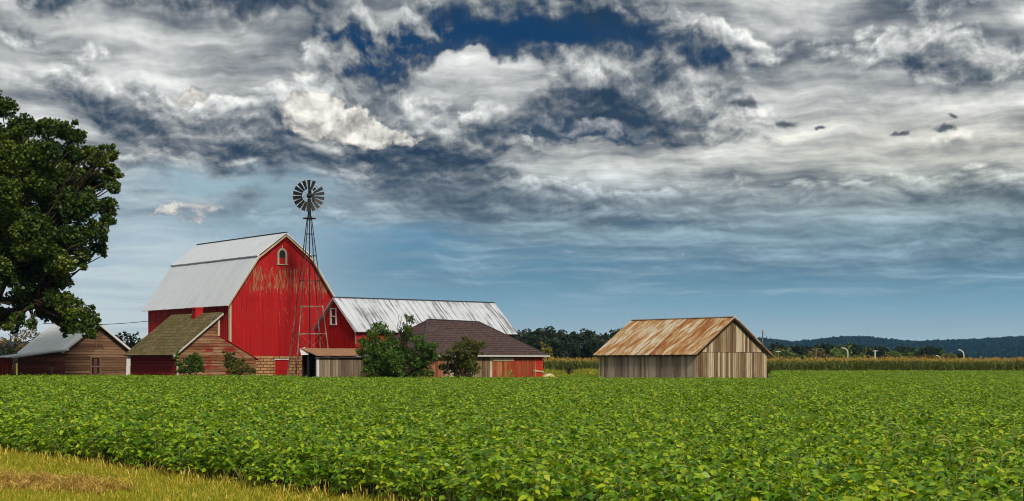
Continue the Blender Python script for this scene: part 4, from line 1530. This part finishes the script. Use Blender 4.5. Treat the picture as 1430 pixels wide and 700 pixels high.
# small dead shrub and yellow-green sapling in the gap before the corn
t = thing('dead_shrub', 'small dark dead shrub in the weeds between brown building and field shed', 'shrub', ((794 - 715) / 2000 * 132, 132, 0))
b = MB()
b.tube([(0, 0, 0), (0.02, 0, 0.6), (0, 0, 1.1)], [0.09, 0.07, 0.05], 6)
for _ in range(40):
    limb(b, (0, 0, rt2.uniform(0.5, 1.0)), (rt2.uniform(-0.6, 0.6), rt2.uniform(-0.4, 0.4), rt2.uniform(0.7, 1.75)), 0.022, 0.006, rt2, 4, 0.1, 4)
b.build('twigs', M['bark'], t)
leaf_cloud('dead_leaves', [(-0.1, 0, 1.3, 0.42), (0.25, 0, 1.1, 0.35), (0.0, 0, 1.6, 0.25)], 420, 0.09, M['wood_leaf'], t, 8, 4)
bs = ((765 - 715) / 2000 * 250, 250, 0)
lst = [(760, 484, 6), (768, 489, 6), (763, 494, 7), (757, 490, 4), (770, 496, 4)]
clump_tree('young_tree', 'yellow-green young tree before the dark woodlot', 'tree', bs, px_clumps(lst, bs, 5, 0.5), 60, 0.42, M['yellow_leaf'], 45, 0.12, 1)

# ---- distant trees: four builds of each kind, then copies
def far_tree(name, label, cat, mat, seed, h, wdt, group, n=26, leaf_n=34, size=0.75):
    r = np.random.default_rng(seed)
    cl_ = []
    for _ in range(n):
        d = r.normal(size=3)
        d /= np.linalg.norm(d)
        u = r.uniform(0.25, 1.0) ** 0.6
        cl_.append((d[0] * wdt * 0.40 * u, d[1] * wdt * 0.40 * u, h * 0.56 + d[2] * h * 0.34 * u, float(r.uniform(0.12, 0.21)) * wdt))
    return clump_tree(name, label, cat, (0, 0, 0), cl_, leaf_n, size, mat, seed, 0.28, 1, group, 4, 0.5, 0.25)


WOOD = 'trees of the dark woodlot behind the corn'
wl = 'dark green broad tree, one of the close row behind the tasselled corn'
protos = [far_tree('woodland_tree', wl, 'tree', M['wood_leaf'], 60 + i, 11.2, 8.5, WOOD) for i in range(4)]
rw = random.Random(17)
wspots = []
for i in range(15):
    px = 700 + i * 13.5 + rw.uniform(-4, 4)
    Y = 345 + rw.uniform(-8, 14)
    hh = np.interp(px, [700, 720, 745, 800, 830, 850, 862, 875, 900], [1.02, 1.00, 1.02, 0.97, 0.95, 0.90, 0.98, 1.00, 0.95])
    wspots.append((px, Y, hh * rw.uniform(0.95, 1.03)))
for i in range(12):
    wspots.append((703 + i * 17 + rw.uniform(-5, 5), 328 + rw.uniform(-6, 6), rw.uniform(0.66, 0.84)))
for i in range(9):
    wspots.append((560 + i * 16 + rw.uniform(-5, 5), 360 + rw.uniform(-6, 12), rw.uniform(0.75, 0.9)))
for i, (px, Y, s_) in enumerate(wspots):
    o = protos[i] if i < 4 else copy_tree(protos[rw.randrange(4)])
    o.location = ((px - 715) / 2000 * Y, Y, -0.4)
    o.rotation_euler.z = rw.uniform(0, 6.28)
    o.scale = (s_ * rw.uniform(0.95, 1.15), s_ * rw.uniform(0.95, 1.15), s_)

MID = 'trees of the hedgerow beyond the corn'
kinds = [('hedgerow_tree', 'mid green rounded tree, one of several in the far hedgerow beyond the corn', M['mid_leaf'], 7.4, 8.0),
         ('hedgerow_tree', 'dark green rounded tree, one of several in the far hedgerow beyond the corn', M['wood_leaf'], 8.2, 8.0),
         ('hedgerow_tree', 'tan and olive bushy tree, one of several in the far hedgerow beyond the corn', M['tan_leaf'], 6.2, 7.5)]
mp = [far_tree(n_, l_, 'tree', m_, 80 + i, h_, w_, MID, 22, 30, 0.8) for i, (n_, l_, m_, h_, w_) in enumerate(kinds)]
mid_spots = []
for i in range(34):
    px = 1074 + i * 8.2 + rw.uniform(-4, 4)
    Y = 470 + rw.uniform(-25, 25)
    prof = np.interp(px, [1070, 1085, 1100, 1130, 1150, 1172, 1200, 1230, 1270, 1300, 1325, 1340, 1360], [0.70, 0.96, 0.86, 0.84, 0.92, 0.98, 0.90, 0.82, 0.84, 0.80, 0.70, 0.58, 0.45])
    kind = rw.choice([0, 0, 1, 1, 2])
    mid_spots.append((px, Y, prof * (1.0 if kind == 1 else 0.95), kind))
for i in range(16):
    mid_spots.append((1076 + i * 17 + rw.uniform(-6, 6), 430 + rw.uniform(-8, 8), rw.uniform(0.42, 0.62), rw.choice([0, 2, 2])))
used = set()
for (px, Y, s_, kd) in mid_spots:
    o = mp[kd] if kd not in used else copy_tree(mp[kd])
    used.add(kd)
    o.location = ((px - 715) / 2000 * Y, Y, -0.3)
    o.rotation_euler.z = rw.uniform(0, 6.28)
    o.scale = (s_ * 1.3, s_ * 1.3, s_ * 1.22)

# trees behind the sheds on the left
bs = ((20 - 715) / 2000 * 165, 165, 0)
lst = [(5, 478, 12), (25, 470, 14), (45, 466, 12), (60, 472, 12), (35, 484, 14), (10, 492, 14), (55, 490, 12), (-20, 480, 16), (-45, 484, 14), (78, 484, 10), (30, 500, 14)]
clump_tree('hedge_tree', 'brownish olive bushy tree behind the white-roofed lap-board shed', 'tree', bs, px_clumps(lst, bs, 6, 1.5), 90, 0.34, M['tan_leaf'], 46, 0.2, 1)
bs = ((8 - 715) / 2000 * 150, 150, 0)
lst = [(2, 488, 9), (18, 490, 8), (-15, 490, 10), (5, 499, 10), (24, 498, 8), (-30, 496, 10)]
clump_tree('bush', 'dark green bush at the far left behind the white lean-to roof', 'bush', bs, px_clumps(lst, bs, 7, 1.0), 100, 0.30, M['wood_leaf'], 47, 0.12, 4, crown='foliage')
bs = ((178 - 715) / 2000 * 190, 190, 0)
lst = [(166, 474, 8), (175, 470, 9), (186, 472, 9), (196, 477, 8), (178, 482, 12), (200, 486, 10), (160, 484, 10), (208, 478, 8)]
clump_tree('far_tree', 'dark green tree showing in the gap between the two small sheds', 'tree', bs, px_clumps(lst, bs, 8, 1.5), 80, 0.42, M['wood_leaf'], 48, 0.2, 1)

# ==================================================================== poles, pipes, cable
def at(px, Y, z=0.0):
    return ((px - 715) / 2000 * Y, Y, z)


t = thing('utility_pole', 'tall bare utility pole rising behind the right slope of the rusty shed roof', 'pole', at(1065, 300))
b = MB()
b.tube([(0, 0, 0), (0, 0, 8.4)], [0.17, 0.12], 8)
b.build('shaft', M['pole_wood'], t)
b = MB()
b.bar((-1.0, -0.12, 6.9), (0.12, -0.12, 7.05), 0.09)
b.build('crossarm', M['pole_wood'], t)
b = MB()
b.tube([(0, 0, 7.9), (1.2, 0.5, 6.9), (2.4, 1.0, 5.6)], 0.018, 4)
b.build('guy_wire', M['wire'], t)

t = thing('utility_pole', 'short wooden pole with crossarm beyond the corn beside the rusty shed', 'pole', at(1086.5, 300))
b = MB()
b.tube([(0, 0, 0), (0, 0, 4.2)], [0.14, 0.11], 8)
b.build('shaft', M['pole_wood'], t)
b = MB()
b.bar((-0.5, -0.1, 3.95), (0.5, -0.1, 3.95), 0.10)
b.build('crossarm', M['white_wood'], t)
t = thing('utility_pole', 'plain wooden pole before the far hedgerow, without any crossarm', 'pole', at(1139.5, 300))
b = MB()
b.tube([(0, 0, 0), (0, 0, 4.55)], [0.14, 0.11], 8)
b.build('shaft', M['pole_wood'], t)
t = thing('utility_pole', 'pale pole with small crossarm beyond the corn, between two bent white pipes', 'pole', at(1222, 300))
b = MB()
b.tube([(0, 0, 0), (0, 0, 4.25)], [0.15, 0.12], 8)
b.build('shaft', M['white_wood'], t)
b = MB()
b.bar((-0.55, -0.1, 4.05), (0.55, -0.1, 4.05), 0.11)
b.build('crossarm', M['white_wood'], t)
def bent_pipe(px, top_, sz, label):
    b = MB()
    n = 7
    pts = [(0, 0, 0), (0, 0, top_ - 1.0 * sz)]
    for k in range(1, n + 1):
        a = math.pi / 2 * k / n * 0.9
        pts.append((-(1 - math.cos(a)) * 1.15 * sz, 0, top_ - 1.0 * sz + math.sin(a) * 1.0 * sz))
    pts.append((pts[-1][0] - 0.25 * sz, 0, pts[-1][2] - 0.02))
    b.tube(pts, [0.11 * max(sz, 0.75)] * 2 + [0.105 * max(sz, 0.75)] * (len(pts) - 2), 8)
    o = b.build('bent_pipe', M['white_pipe'], None, True)
    o.location = at(px, 300)
    tag(o, label, 'pipe', 'white bent pipes beyond the corn')


bent_pipe(1184, 4.7, 1.0, 'tall white bent pipe rising from the corn before dark hedgerow trees')
bent_pipe(1346, 4.3, 1.0, 'white bent pipe at the right end of the hedgerow below the hills')
bent_pipe(1313, 3.1, 0.75, 'short white bent pipe barely showing above the corn tassels')

b = MB()
p0, p1 = Vector((-35.0, 116.0, 5.2)), Vector((-31.9, 129.5, 5.55))
p0 = Vector(at(60, 118, 4.9))
pts = []
for i in range(17):
    u = i / 16
    p = p0.lerp(p1, u)
    p.z -= 0.25 * 4 * u * (1 - u)
    pts.append(p)
b.tube(pts, 0.028, 5)
tag(b.build('power_cable', M['wire']), 'dark power cable strung from the big tree to the red barn wall', 'cable')

# pale stones by the corner of the brown-roofed building
def stone(px, Y, r, seed, mat, label):
    rr = np.random.default_rng(seed)
    b = MB()
    n, m_ = 12, 8
    for j in range(m_ + 1):
        th = math.pi * j / m_
        for i in range(n):
            ph = 2 * math.pi * i / n
            k = r * (1 + rr.uniform(-0.10, 0.10))
            b.v.append((k * math.sin(th) * math.cos(ph) * 1.1, k * math.sin(th) * math.sin(ph), r * 0.75 + k * 0.85 * math.cos(th)))
    for j in range(m_):
        for i in range(n):
            q, w_ = j * n + i, j * n + (i + 1) % n
            b.f.append((q, w_, w_ + n, q + n))
    o = b.build('boulder', mat, None, True)
    o.location = at(px, Y)
    tag(o, label, 'boulder', 'pale lumps by the brown-roofed building')


stone(766, 112.5, 0.50, 1, plain('cream_stone', (0.62, 0.52, 0.30), 0.8, 0.3, 4), 'cream rounded boulder touching the bright red corner of the brown-roofed building')
stone(770, 111.5, 0.42, 2, plain('ochre_stone', (0.46, 0.33, 0.10), 0.8, 0.35, 4), 'small ochre boulder beside the cream one at the building corner')


# ==================================================================== crops and grass (masses nobody could count)
def soy_plant(seed):
    """one bean plant: stems, petioles and three-leaved tops"""
    r = random.Random(seed)
    V, Fc, Mi = [], [], []

    def strip(a, b, w_):
        d = (b - a).normalized()
        s = d.cross(Vector((r.uniform(-1, 1), r.uniform(-1, 1), 0.2))).normalized() * w_
        k = len(V)
        V.extend([tuple(a - s), tuple(a + s), tuple(b + s * 0.7), tuple(b - s * 0.7)])
        Fc.append((k, k + 1, k + 2, k + 3))
        Mi.append(1)

    def leaflet(p, d, up, L):
        d = d.normalized()
        s = d.cross(up).normalized()
        n = s.cross(d).normalized()
        w_ = L * r.uniform(0.30, 0.38)
        fold = r.uniform(0.05, 0.35)
        bend = r.uniform(0.0, 0.35)
        prof = [(0.0, 0.0), (0.30, 0.95), (0.66, 0.72), (1.0, 0.0)]
        k = len(V)
        mid, lf, rg = [], [], []
        for i, (u, q) in enumerate(prof):
            c = p + d * (u * L) - n * (bend * u * u * L)
            mid.append(len(V)); V.append(tuple(c))
            if q > 0:
                lf.append(len(V)); V.append(tuple(c + s * (q * w_) + n * (fold * q * w_)))
                rg.append(len(V)); V.append(tuple(c - s * (q * w_) + n * (fold * q * w_)))
        for a in (lf, rg):
            fs = [(mid[0], a[0], mid[1]), (mid[1], a[0], a[1], mid[2]), (mid[2], a[1], mid[3])]
            for f_ in fs:
                Fc.append(f_ if a is rg else f_[::-1])
                Mi.append(0)

    Hh = r.uniform(0.56, 0.70)
    for st in range(2):
        lean = Vector((r.uniform(-0.12, 0.12), r.uniform(-0.12, 0.12), 0))
        base = Vector((r.uniform(-0.05, 0.05), r.uniform(-0.05, 0.05), 0))
        strip(base, base + lean + Vector((0, 0, Hh * 0.9)), 0.005)
        for k in range(9):
            u = 0.22 + 0.78 * (k + r.random()) / 9
            p = base + lean * u + Vector((0, 0, Hh * 0.86 * u))
            az_ = r.uniform(0, 6.283)
            pl_ = r.uniform(0.10, 0.24) * (1.15 - 0.45 * u)
            d = Vector((math.cos(az_), math.sin(az_), r.uniform(0.35, 0.9)))
            e = p + d.normalized() * pl_
            strip(p, e, 0.0025)
            out_ = Vector((math.cos(az_), math.sin(az_), r.uniform(-0.75, 0.25)))
            L = r.uniform(0.075, 0.125) * (0.8 if k > 7 else 1.0)
            up = Vector((r.uniform(-0.8, 0.8), r.uniform(-0.8, 0.8), 1))
            leaflet(e, out_, up, L)
            sd_ = Vector((-math.sin(az_), math.cos(az_), 0))
            for s_ in (-1, 1):
                leaflet(e - d.normalized() * 0.02, out_ * 0.35 + sd_ * s_ + Vector((0, 0, r.uniform(-0.3, 0.2))), up, L * 0.92)
    me = bpy.data.meshes.new('soy_plant')
    me.from_pydata(V, [], Fc)
    me.materials.append(M['soy'])
    me.materials.append(M['soy_stem'])
    me.polygons.foreach_set('material_index', Mi)
    return bpy.data.objects.new('soy_plant', me)


def blades(seed, n, h0, h1, spread, mats, w_=0.004, lean=0.5, heads=0, flat=False):
    r = random.Random(seed)
    V, Fc, Mi = [], [], []
    for i in range(n):
        a = r.uniform(0, 6.283)
        p = Vector((r.uniform(-spread, spread), r.uniform(-spread, spread), 0))
        h = r.uniform(h0, h1)
        d = Vector((math.cos(a), math.sin(a), 0))
        s = Vector((-d.y, d.x, 0)) * w_
        ln = r.uniform(0.1, lean) * h
        q = p + d * ln * 0.35 + Vector((0, 0, h * 0.6))
        e = p + d * ln + Vector((0, 0, h * (1 if not flat else 0.15)))
        k = len(V)
        V.extend(tuple(x) for x in (p - s, p + s, q + s * 0.8, q - s * 0.8, e))
        Fc += [(k, k + 1, k + 2, k + 3), (k + 3, k + 2, k + 4)]
        mi = 0 if len(mats) == 1 else int(r.random() < 0.4)
        Mi += [mi, mi]
        if i < heads:
            k = len(V)
            t_ = e + d * 0.02 + Vector((0, 0, 0.05))
            V.extend(tuple(x) for x in (e - s * 2.2, e + s * 2.2, t_ + s, t_ - s))
            Fc.append((k, k + 1, k + 2, k + 3))
            Mi.append(len(mats) - 1)
    me = bpy.data.meshes.new('tuft')
    me.from_pydata(V, [], Fc)
    for m_ in mats:
        me.materials.append(m_)
    me.polygons.foreach_set('material_index', Mi)
    return bpy.data.objects.new('tuft', me)


def corn_plant(seed):
    r = random.Random(seed)
    V, Fc, Mi = [], [], []
    Hh = r.uniform(1.75, 2.0)

    def ribbon(pts, w0, w1, side_, mi):
        k = len(V)
        n = len(pts)
        for i, p in enumerate(pts):
            w_ = w0 * math.sin(math.pi * (0.18 + 0.82 * i / (n - 1))) + w1
            V.append(tuple(p - side_ * w_)); V.append(tuple(p + side_ * w_))
        for i in range(n - 1):
            q = k + 2 * i
            Fc.append((q, q + 1, q + 3, q + 2)); Mi.append(mi)

    for a in (0, 1.57):
        s = Vector((math.cos(a), math.sin(a), 0))
        ribbon([Vector((0, 0, 0)), Vector((0, 0, Hh * 0.5)), Vector((0, 0, Hh))], 0.008, 0.008, s, 0)
    for k in range(11):
        z = Hh * (0.12 + 0.82 * k / 11)
        a = (k % 2) * math.pi + r.uniform(-0.5, 0.5)
        d = Vector((math.cos(a), math.sin(a), 0))
        L = r.uniform(0.45, 0.75)
        pts = [Vector((0, 0, z)), Vector((0, 0, z)) + d * L * 0.4 + Vector((0, 0, L * 0.35)), Vector((0, 0, z)) + d * L * 0.8 + Vector((0, 0, L * 0.25)), Vector((0, 0, z)) + d * L * 1.05 + Vector((0, 0, -L * 0.15))]
        ribbon(pts, 0.045, 0.004, Vector((-d.y, d.x, 0.2)), 0)
    for k in range(6):
        a = r.uniform(0, 6.283)
        d = Vector((math.cos(a), math.sin(a), 0))
        b = Vector((0, 0, Hh * 0.97))
        ribbon([b, b + d * 0.09 + Vector((0, 0, 0.20)), b + d * r.uniform(0.10, 0.26) + Vector((0, 0, r.uniform(0.26, 0.40)))], 0.014, 0.008, Vector((-d.y, d.x, 0)), 1)
    me = bpy.data.meshes.new('corn_plant')
    me.from_pydata(V, [], Fc)
    me.materials.append(M['corn']); me.materials.append(M['tassel'])
    me.polygons.foreach_set('material_index', Mi)
    return bpy.data.objects.new('corn_plant', me)


def scatter(name, sources, pts, scl, seed, tilt=0.12):
    """one mass of plants: points with a size and turn each carry one of the source plants"""
    r = np.random.default_rng(seed)
    n = len(pts)
    me = bpy.data.meshes.new(name)
    me.vertices.add(n)
    me.vertices.foreach_set('co', np.asarray(pts, dtype=np.float32).reshape(-1))
    rot = np.stack([r.normal(0, tilt, n), r.normal(0, tilt, n), r.uniform(0, 6.283, n)], 1)
    a = me.attributes.new('turn', 'FLOAT_VECTOR', 'POINT')
    a.data.foreach_set('vector', rot.astype(np.float32).reshape(-1))
    a = me.attributes.new('size', 'FLOAT', 'POINT')
    a.data.foreach_set('value', np.asarray(scl, dtype=np.float32))
    a = me.attributes.new('pick', 'INT', 'POINT')
    a.data.foreach_set('value', r.integers(0, len(sources), n).astype(np.int32))
    o = bpy.data.objects.new(name, me)
    col.objects.link(o)
    sc_ = bpy.data.collections.new(name + '_plants')
    for s in sources:
        sc_.objects.link(s)
    ng = bpy.data.node_groups.new(name, 'GeometryNodeTree')
    ng.interface.new_socket('Geometry', in_out='INPUT', socket_type='NodeSocketGeometry')
    ng.interface.new_socket('Geometry', in_out='OUTPUT', socket_type='NodeSocketGeometry')
    gi, go = ng.nodes.new('NodeGroupInput'), ng.nodes.new('NodeGroupOutput')
    ci = ng.nodes.new('GeometryNodeCollectionInfo')
    ci.inputs['Collection'].default_value = sc_
    ci.inputs['Separate Children'].default_value = True
    ci.inputs['Reset Children'].default_value = True
    ip = ng.nodes.new('GeometryNodeInstanceOnPoints')

    def attr(nm, typ):
        q = ng.nodes.new('GeometryNodeInputNamedAttribute')
        q.data_type = typ
        q.inputs['Name'].default_value = nm
        return [s for s in q.outputs if s.enabled and s.name == 'Attribute'][0]

    l = ng.links.new
    l(gi.outputs[0], ip.inputs['Points'])
    l(ci.outputs[0], ip.inputs['Instance'])
    ip.inputs['Pick Instance'].default_value = True
    l(attr('pick', 'INT'), ip.inputs['Instance Index'])
    l(attr('turn', 'FLOAT_VECTOR'), ip.inputs['Rotation'])
    l(attr('size', 'FLOAT'), ip.inputs['Scale'])
    l(ip.outputs[0], go.inputs[0])
    md = o.modifiers.new('plants', 'NODES')
    md.node_group = ng
    tag(o, kind='stuff')
    return o


EX, EY = EDGE.x, EDGE.y


def edge_dist(x, y):
    """metres into the bean field from its near edge"""
    return (x - EX) * Vv.x + (y - EY) * Vv.y


def wav(x, y):
    return 0.5 * np.sin(x * 0.9 + 1.3 * np.sin(y * 0.37)) + 0.5 * np.sin(y * 0.7 + 1.7 * np.sin(x * 0.23))


q = np.random.default_rng(77)


def band(y0, y1, dens, margin=1.06):
    half, step = 0.3575 * margin, 3.5     # a little beyond both sides of the view
    n = int(dens * 2 * (half * y1 + step) * (y1 - y0))
    y = q.uniform(y0, y1, n)
    x = q.uniform(-1, 1, n) * (half * y1 + step)
    ok_ = np.abs(x) < half * y + step
    return x[ok_], y[ok_]


def soy_ok(x, y):
    r_ = x / y
    far = np.where(r_ < -0.235, 107.0, np.where(r_ < -0.08, 105.0, np.where(r_ < 0.034, 103.2, np.where(r_ < 0.0605, 126.0, np.where(r_ < 0.183, 98.6, 187.5)))))
    return (edge_dist(x, y) > 0.0) & (y < far)


xs, ys, ss = [], [], []
for y0, y1, dn, k in ((7, 26, 17, 1.0), (26, 50, 11, 1.08), (50, 110, 6.0, 1.25), (110, 188, 2.6, 1.6)):
    x, y = band(y0, y1, dn, 1.12 if y0 < 30 else 1.05)
    ok = soy_ok(x, y)
    x, y = x[ok], y[ok]
    h = k * (1 + 0.05 * wav(x, y)) * q.uniform(0.80, 1.14, len(x))
    if k > 1.2:
        h = h * np.where(x / y < -0.15, 1.12, 1.0)
    e = edge_dist(x, y)
    h = h * np.clip(0.80 + e * 0.5, 0.80, 1.0)
    xs.append(x); ys.append(y); ss.append(h)
xs, ys, ss = map(np.concatenate, (xs, ys, ss))
# big far plants must not stand taller than the near ones: sink them a little
zz = np.where(ss > 1.12, -(ss - 1.08) * 0.62 + np.where(xs / ys < -0.15, 0.10, 0.0), 0.0)
scatter('soybean_crop', [soy_plant(i) for i in range(6)], np.stack([xs, ys, zz], 1), ss, 5, 0.16)

# corn
rows = []
for j in range(9):
    x = np.arange(-12, 92, 0.24 if j < 4 else 0.34)
    rows.append(np.stack([x + q.normal(0, 0.05, len(x)), 190 + j * 0.78 + q.normal(0, 0.10, len(x)), np.zeros(len(x))], 1))
cp = np.concatenate(rows)
scatter('corn_crop', [corn_plant(i) for i in range(5)], cp, q.uniform(0.90, 1.10, len(cp)) * (1 + 0.03 * wav(cp[:, 0] * 0.3, cp[:, 1])), 6, 0.05)

# weeds in the gap before the corn and along the yard
n = 5200
y = q.uniform(127, 189, n)
x = q.uniform(0.02, 0.075, n) * y
wz = q.uniform(0.8, 1.9, n) * (1 + 0.4 * wav(x * 0.8, y * 0.4))
scatter('weeds', [blades(300 + i, 26, 0.20, 0.42, 0.25, [M['grass'], M['corn']], 0.012, 0.6) for i in range(4)], np.stack([x, y, np.zeros(n)], 1), wz, 8)

# near lawn
n = 38000
y = np.sqrt(q.uniform(13 ** 2, 34 ** 2, n))
x = q.uniform(-0.56, 0.12, n) * y
e = edge_dist(x, y)
ok = (e < 0.25) & (e > -16)
x, y, e = x[ok], y[ok], e[ok]
patch = wav(x * 0.8 + 3, y * 0.5)
scatter('grass', [blades(400 + i, 26, 0.025, 0.075, 0.09, [M['grass']], 0.0035, 0.9) for i in range(5)], np.stack([x, y, np.zeros(len(x))], 1), q.uniform(0.7, 1.3, len(x)) * (1 + 0.25 * patch), 9, 0.2)
# drier tufts, thicker towards the crop
n = 25000
y = np.sqrt(q.uniform(11 ** 2, 34 ** 2, n))
x = q.uniform(-0.56, 0.16, n) * y
e = edge_dist(x, y)
pr = np.where(e > 0.3, 0, np.where(e > -0.7, 0.6, np.where(e > -2.2, 0.30, 0.22 + 0.25 * (wav(x * 0.7, y * 0.6) > 0.2))))
ok = q.random(n) < pr
x, y, e = x[ok], y[ok], e[ok]
hs = np.where(e > -0.7, q.uniform(0.6, 1.6, len(x)), q.uniform(0.5, 1.1, len(x)))
scatter('dry_grass', [blades(500 + i, 14, 0.05, 0.11, 0.07, [M['grass'], M['dry_grass']], 0.0026, 0.9, 3) for i in range(5)], np.stack([x, y, np.zeros(len(x))], 1), hs, 10, 0.25)

# a low windrow of mown straw in the corner
n = 900
u = np.where(q.random(n) < 0.75, q.uniform(-0.75, 0.55, n), q.uniform(0.6, 1.5, n))
c0 = Vector(((42 - 715) / 2000 * 19.2, 19.2, 0))
v = q.normal(0, 0.17, n)
dirx = Vector((0.90, -0.43, 0))
amp = 0.13 * np.exp(-(v / 0.3) ** 2) * (0.55 + 0.45 * np.sin(u * 9.3))
x = c0.x + u * dirx.x - v * dirx.y
y = c0.y + u * dirx.y + v * dirx.x
keep = (np.sin(u * 1.7 + 0.5) > -0.55) | (q.random(n) < 0.3)
pts = np.stack([x, y, np.maximum(0, amp * q.uniform(0.3, 1.0, n))], 1)[keep]
scatter('straw_windrow', [blades(600 + i, 16, 0.08, 0.16, 0.09, [M['straw'], M['dry_grass']], 0.004, 2.2, 0, True) for i in range(4)], pts, q.uniform(0.7, 1.3, len(pts)), 11, 0.35)

# foxtail weeds standing out of the beans on the right
rf = random.Random(31)
fx = [(1244, 610, 'r'), (1258, 598, 'l'), (1232, 590, 'r'), (1266, 582, 'l'), (1330, 622, 'l'), (1350, 640, 'r'), (1382, 632, 'l'), (1415, 596, 'u'), (1258, 592, 'u'), (1300, 616, 'r'), (1395, 640, 'r'), (820, 566, 'l')]
words_ = {'l': 'bent to the left', 'r': 'bent to the right', 'u': 'standing upright'}
seen_l = set()
for i, (px, py, bend) in enumerate(fx):
    Y = 1.02 * 2000 / (py - 506) * 0.97
    b = MB()
    L = rf.uniform(0.24, 0.34)
    s_ = {'l': -1, 'r': 1, 'u': 0.12}[bend]
    pts = [(0, 0, 0), (0.01, 0, 0.45), (0.02 * s_, 0, 0.66)]
    b.tube(pts, 0.005, 4)
    head = []
    for k in range(8):
        a = k / 7 * (2.5 if bend != 'u' else 0.6)
        rr_ = L / 2.6
        if bend == 'u':
            head.append((0.02 * s_ + 0.02 * k / 7, 0, 0.66 + 0.16 * k / 7))
        else:
            head.append((0.02 * s_ + s_ * rr_ * (1 - math.cos(a)), rf.uniform(-0.01, 0.01), 0.66 + rr_ * math.sin(a)))
    root = thing('foxtail_weed', 'foxtail weed above the beans on the right with its seed head ' + words_[bend] if px > 900 else 'lone foxtail weed above the beans in the middle of the field', 'weed', at(px, Y), rf.uniform(-0.5, 0.5), 'foxtail weeds standing above the beans')
    b.build('stalk', M['soy_stem'], root)
    b = MB()
    b.tube(head, [0.007, 0.013, 0.016, 0.016, 0.015, 0.013, 0.010, 0.005], 6)
    b.build('seed_head', M['seed_head'], root, True)

# small red marker at the near right corner
t = thing('marker_flag', 'small bright red marker flag among the beans in the near corner', 'flag', at(1429.5, 9.6))
b = MB()
b.tube([(0, 0, 0), (0, 0, 0.86)], 0.004, 5)
b.build('wire_stem', M['wire'], t)
b = MB()
b.hexa([(0.0, -0.002, 0.75), (0.09, -0.012, 0.75), (0.09, -0.008, 0.82), (0, 0.002, 0.82), (0.0, -0.004, 0.75), (0.09, -0.014, 0.75), (0.09, -0.010, 0.82), (0, 0.0, 0.82)])
b.build('pennant', plain('bright_red_plastic', (0.75, 0.012, 0.012), 0.4, 0.1), t)

# a pale volunteer stalk above the beans
b = MB()
root = thing('volunteer_corn', 'pale yellow-green volunteer corn stalk above the beans before the orange door', 'plant', at(709, 90))
b.tube([(0, 0, 0), (0.03, 0, 0.6), (0.05, 0, 1.2)], 0.02, 5)
b.build('stalk', M['seed_head'], root)
b = MB()
for k, (dx, dz) in enumerate(((-0.35, 0.25), (0.4, 0.2), (-0.25, 0.45), (0.3, 0.5), (0.05, 0.6), (-0.45, 0.0), (0.5, -0.05))):
    z0 = 0.65 + 0.05 * k
    b.hexa([(0.02, -0.03, z0), (0.04, 0.03, z0), (dx * 0.6 + 0.03, 0.04, z0 + dz * 0.9), (dx * 0.6, -0.04, z0 + dz * 0.9), (0.02, -0.03, z0 + 0.03), (0.04, 0.03, z0 + 0.03), (dx + 0.02, 0.01, z0 + dz * 0.7), (dx, -0.01, z0 + dz * 0.7)])
b.build('leaves', M['yellow_leaf'], root)
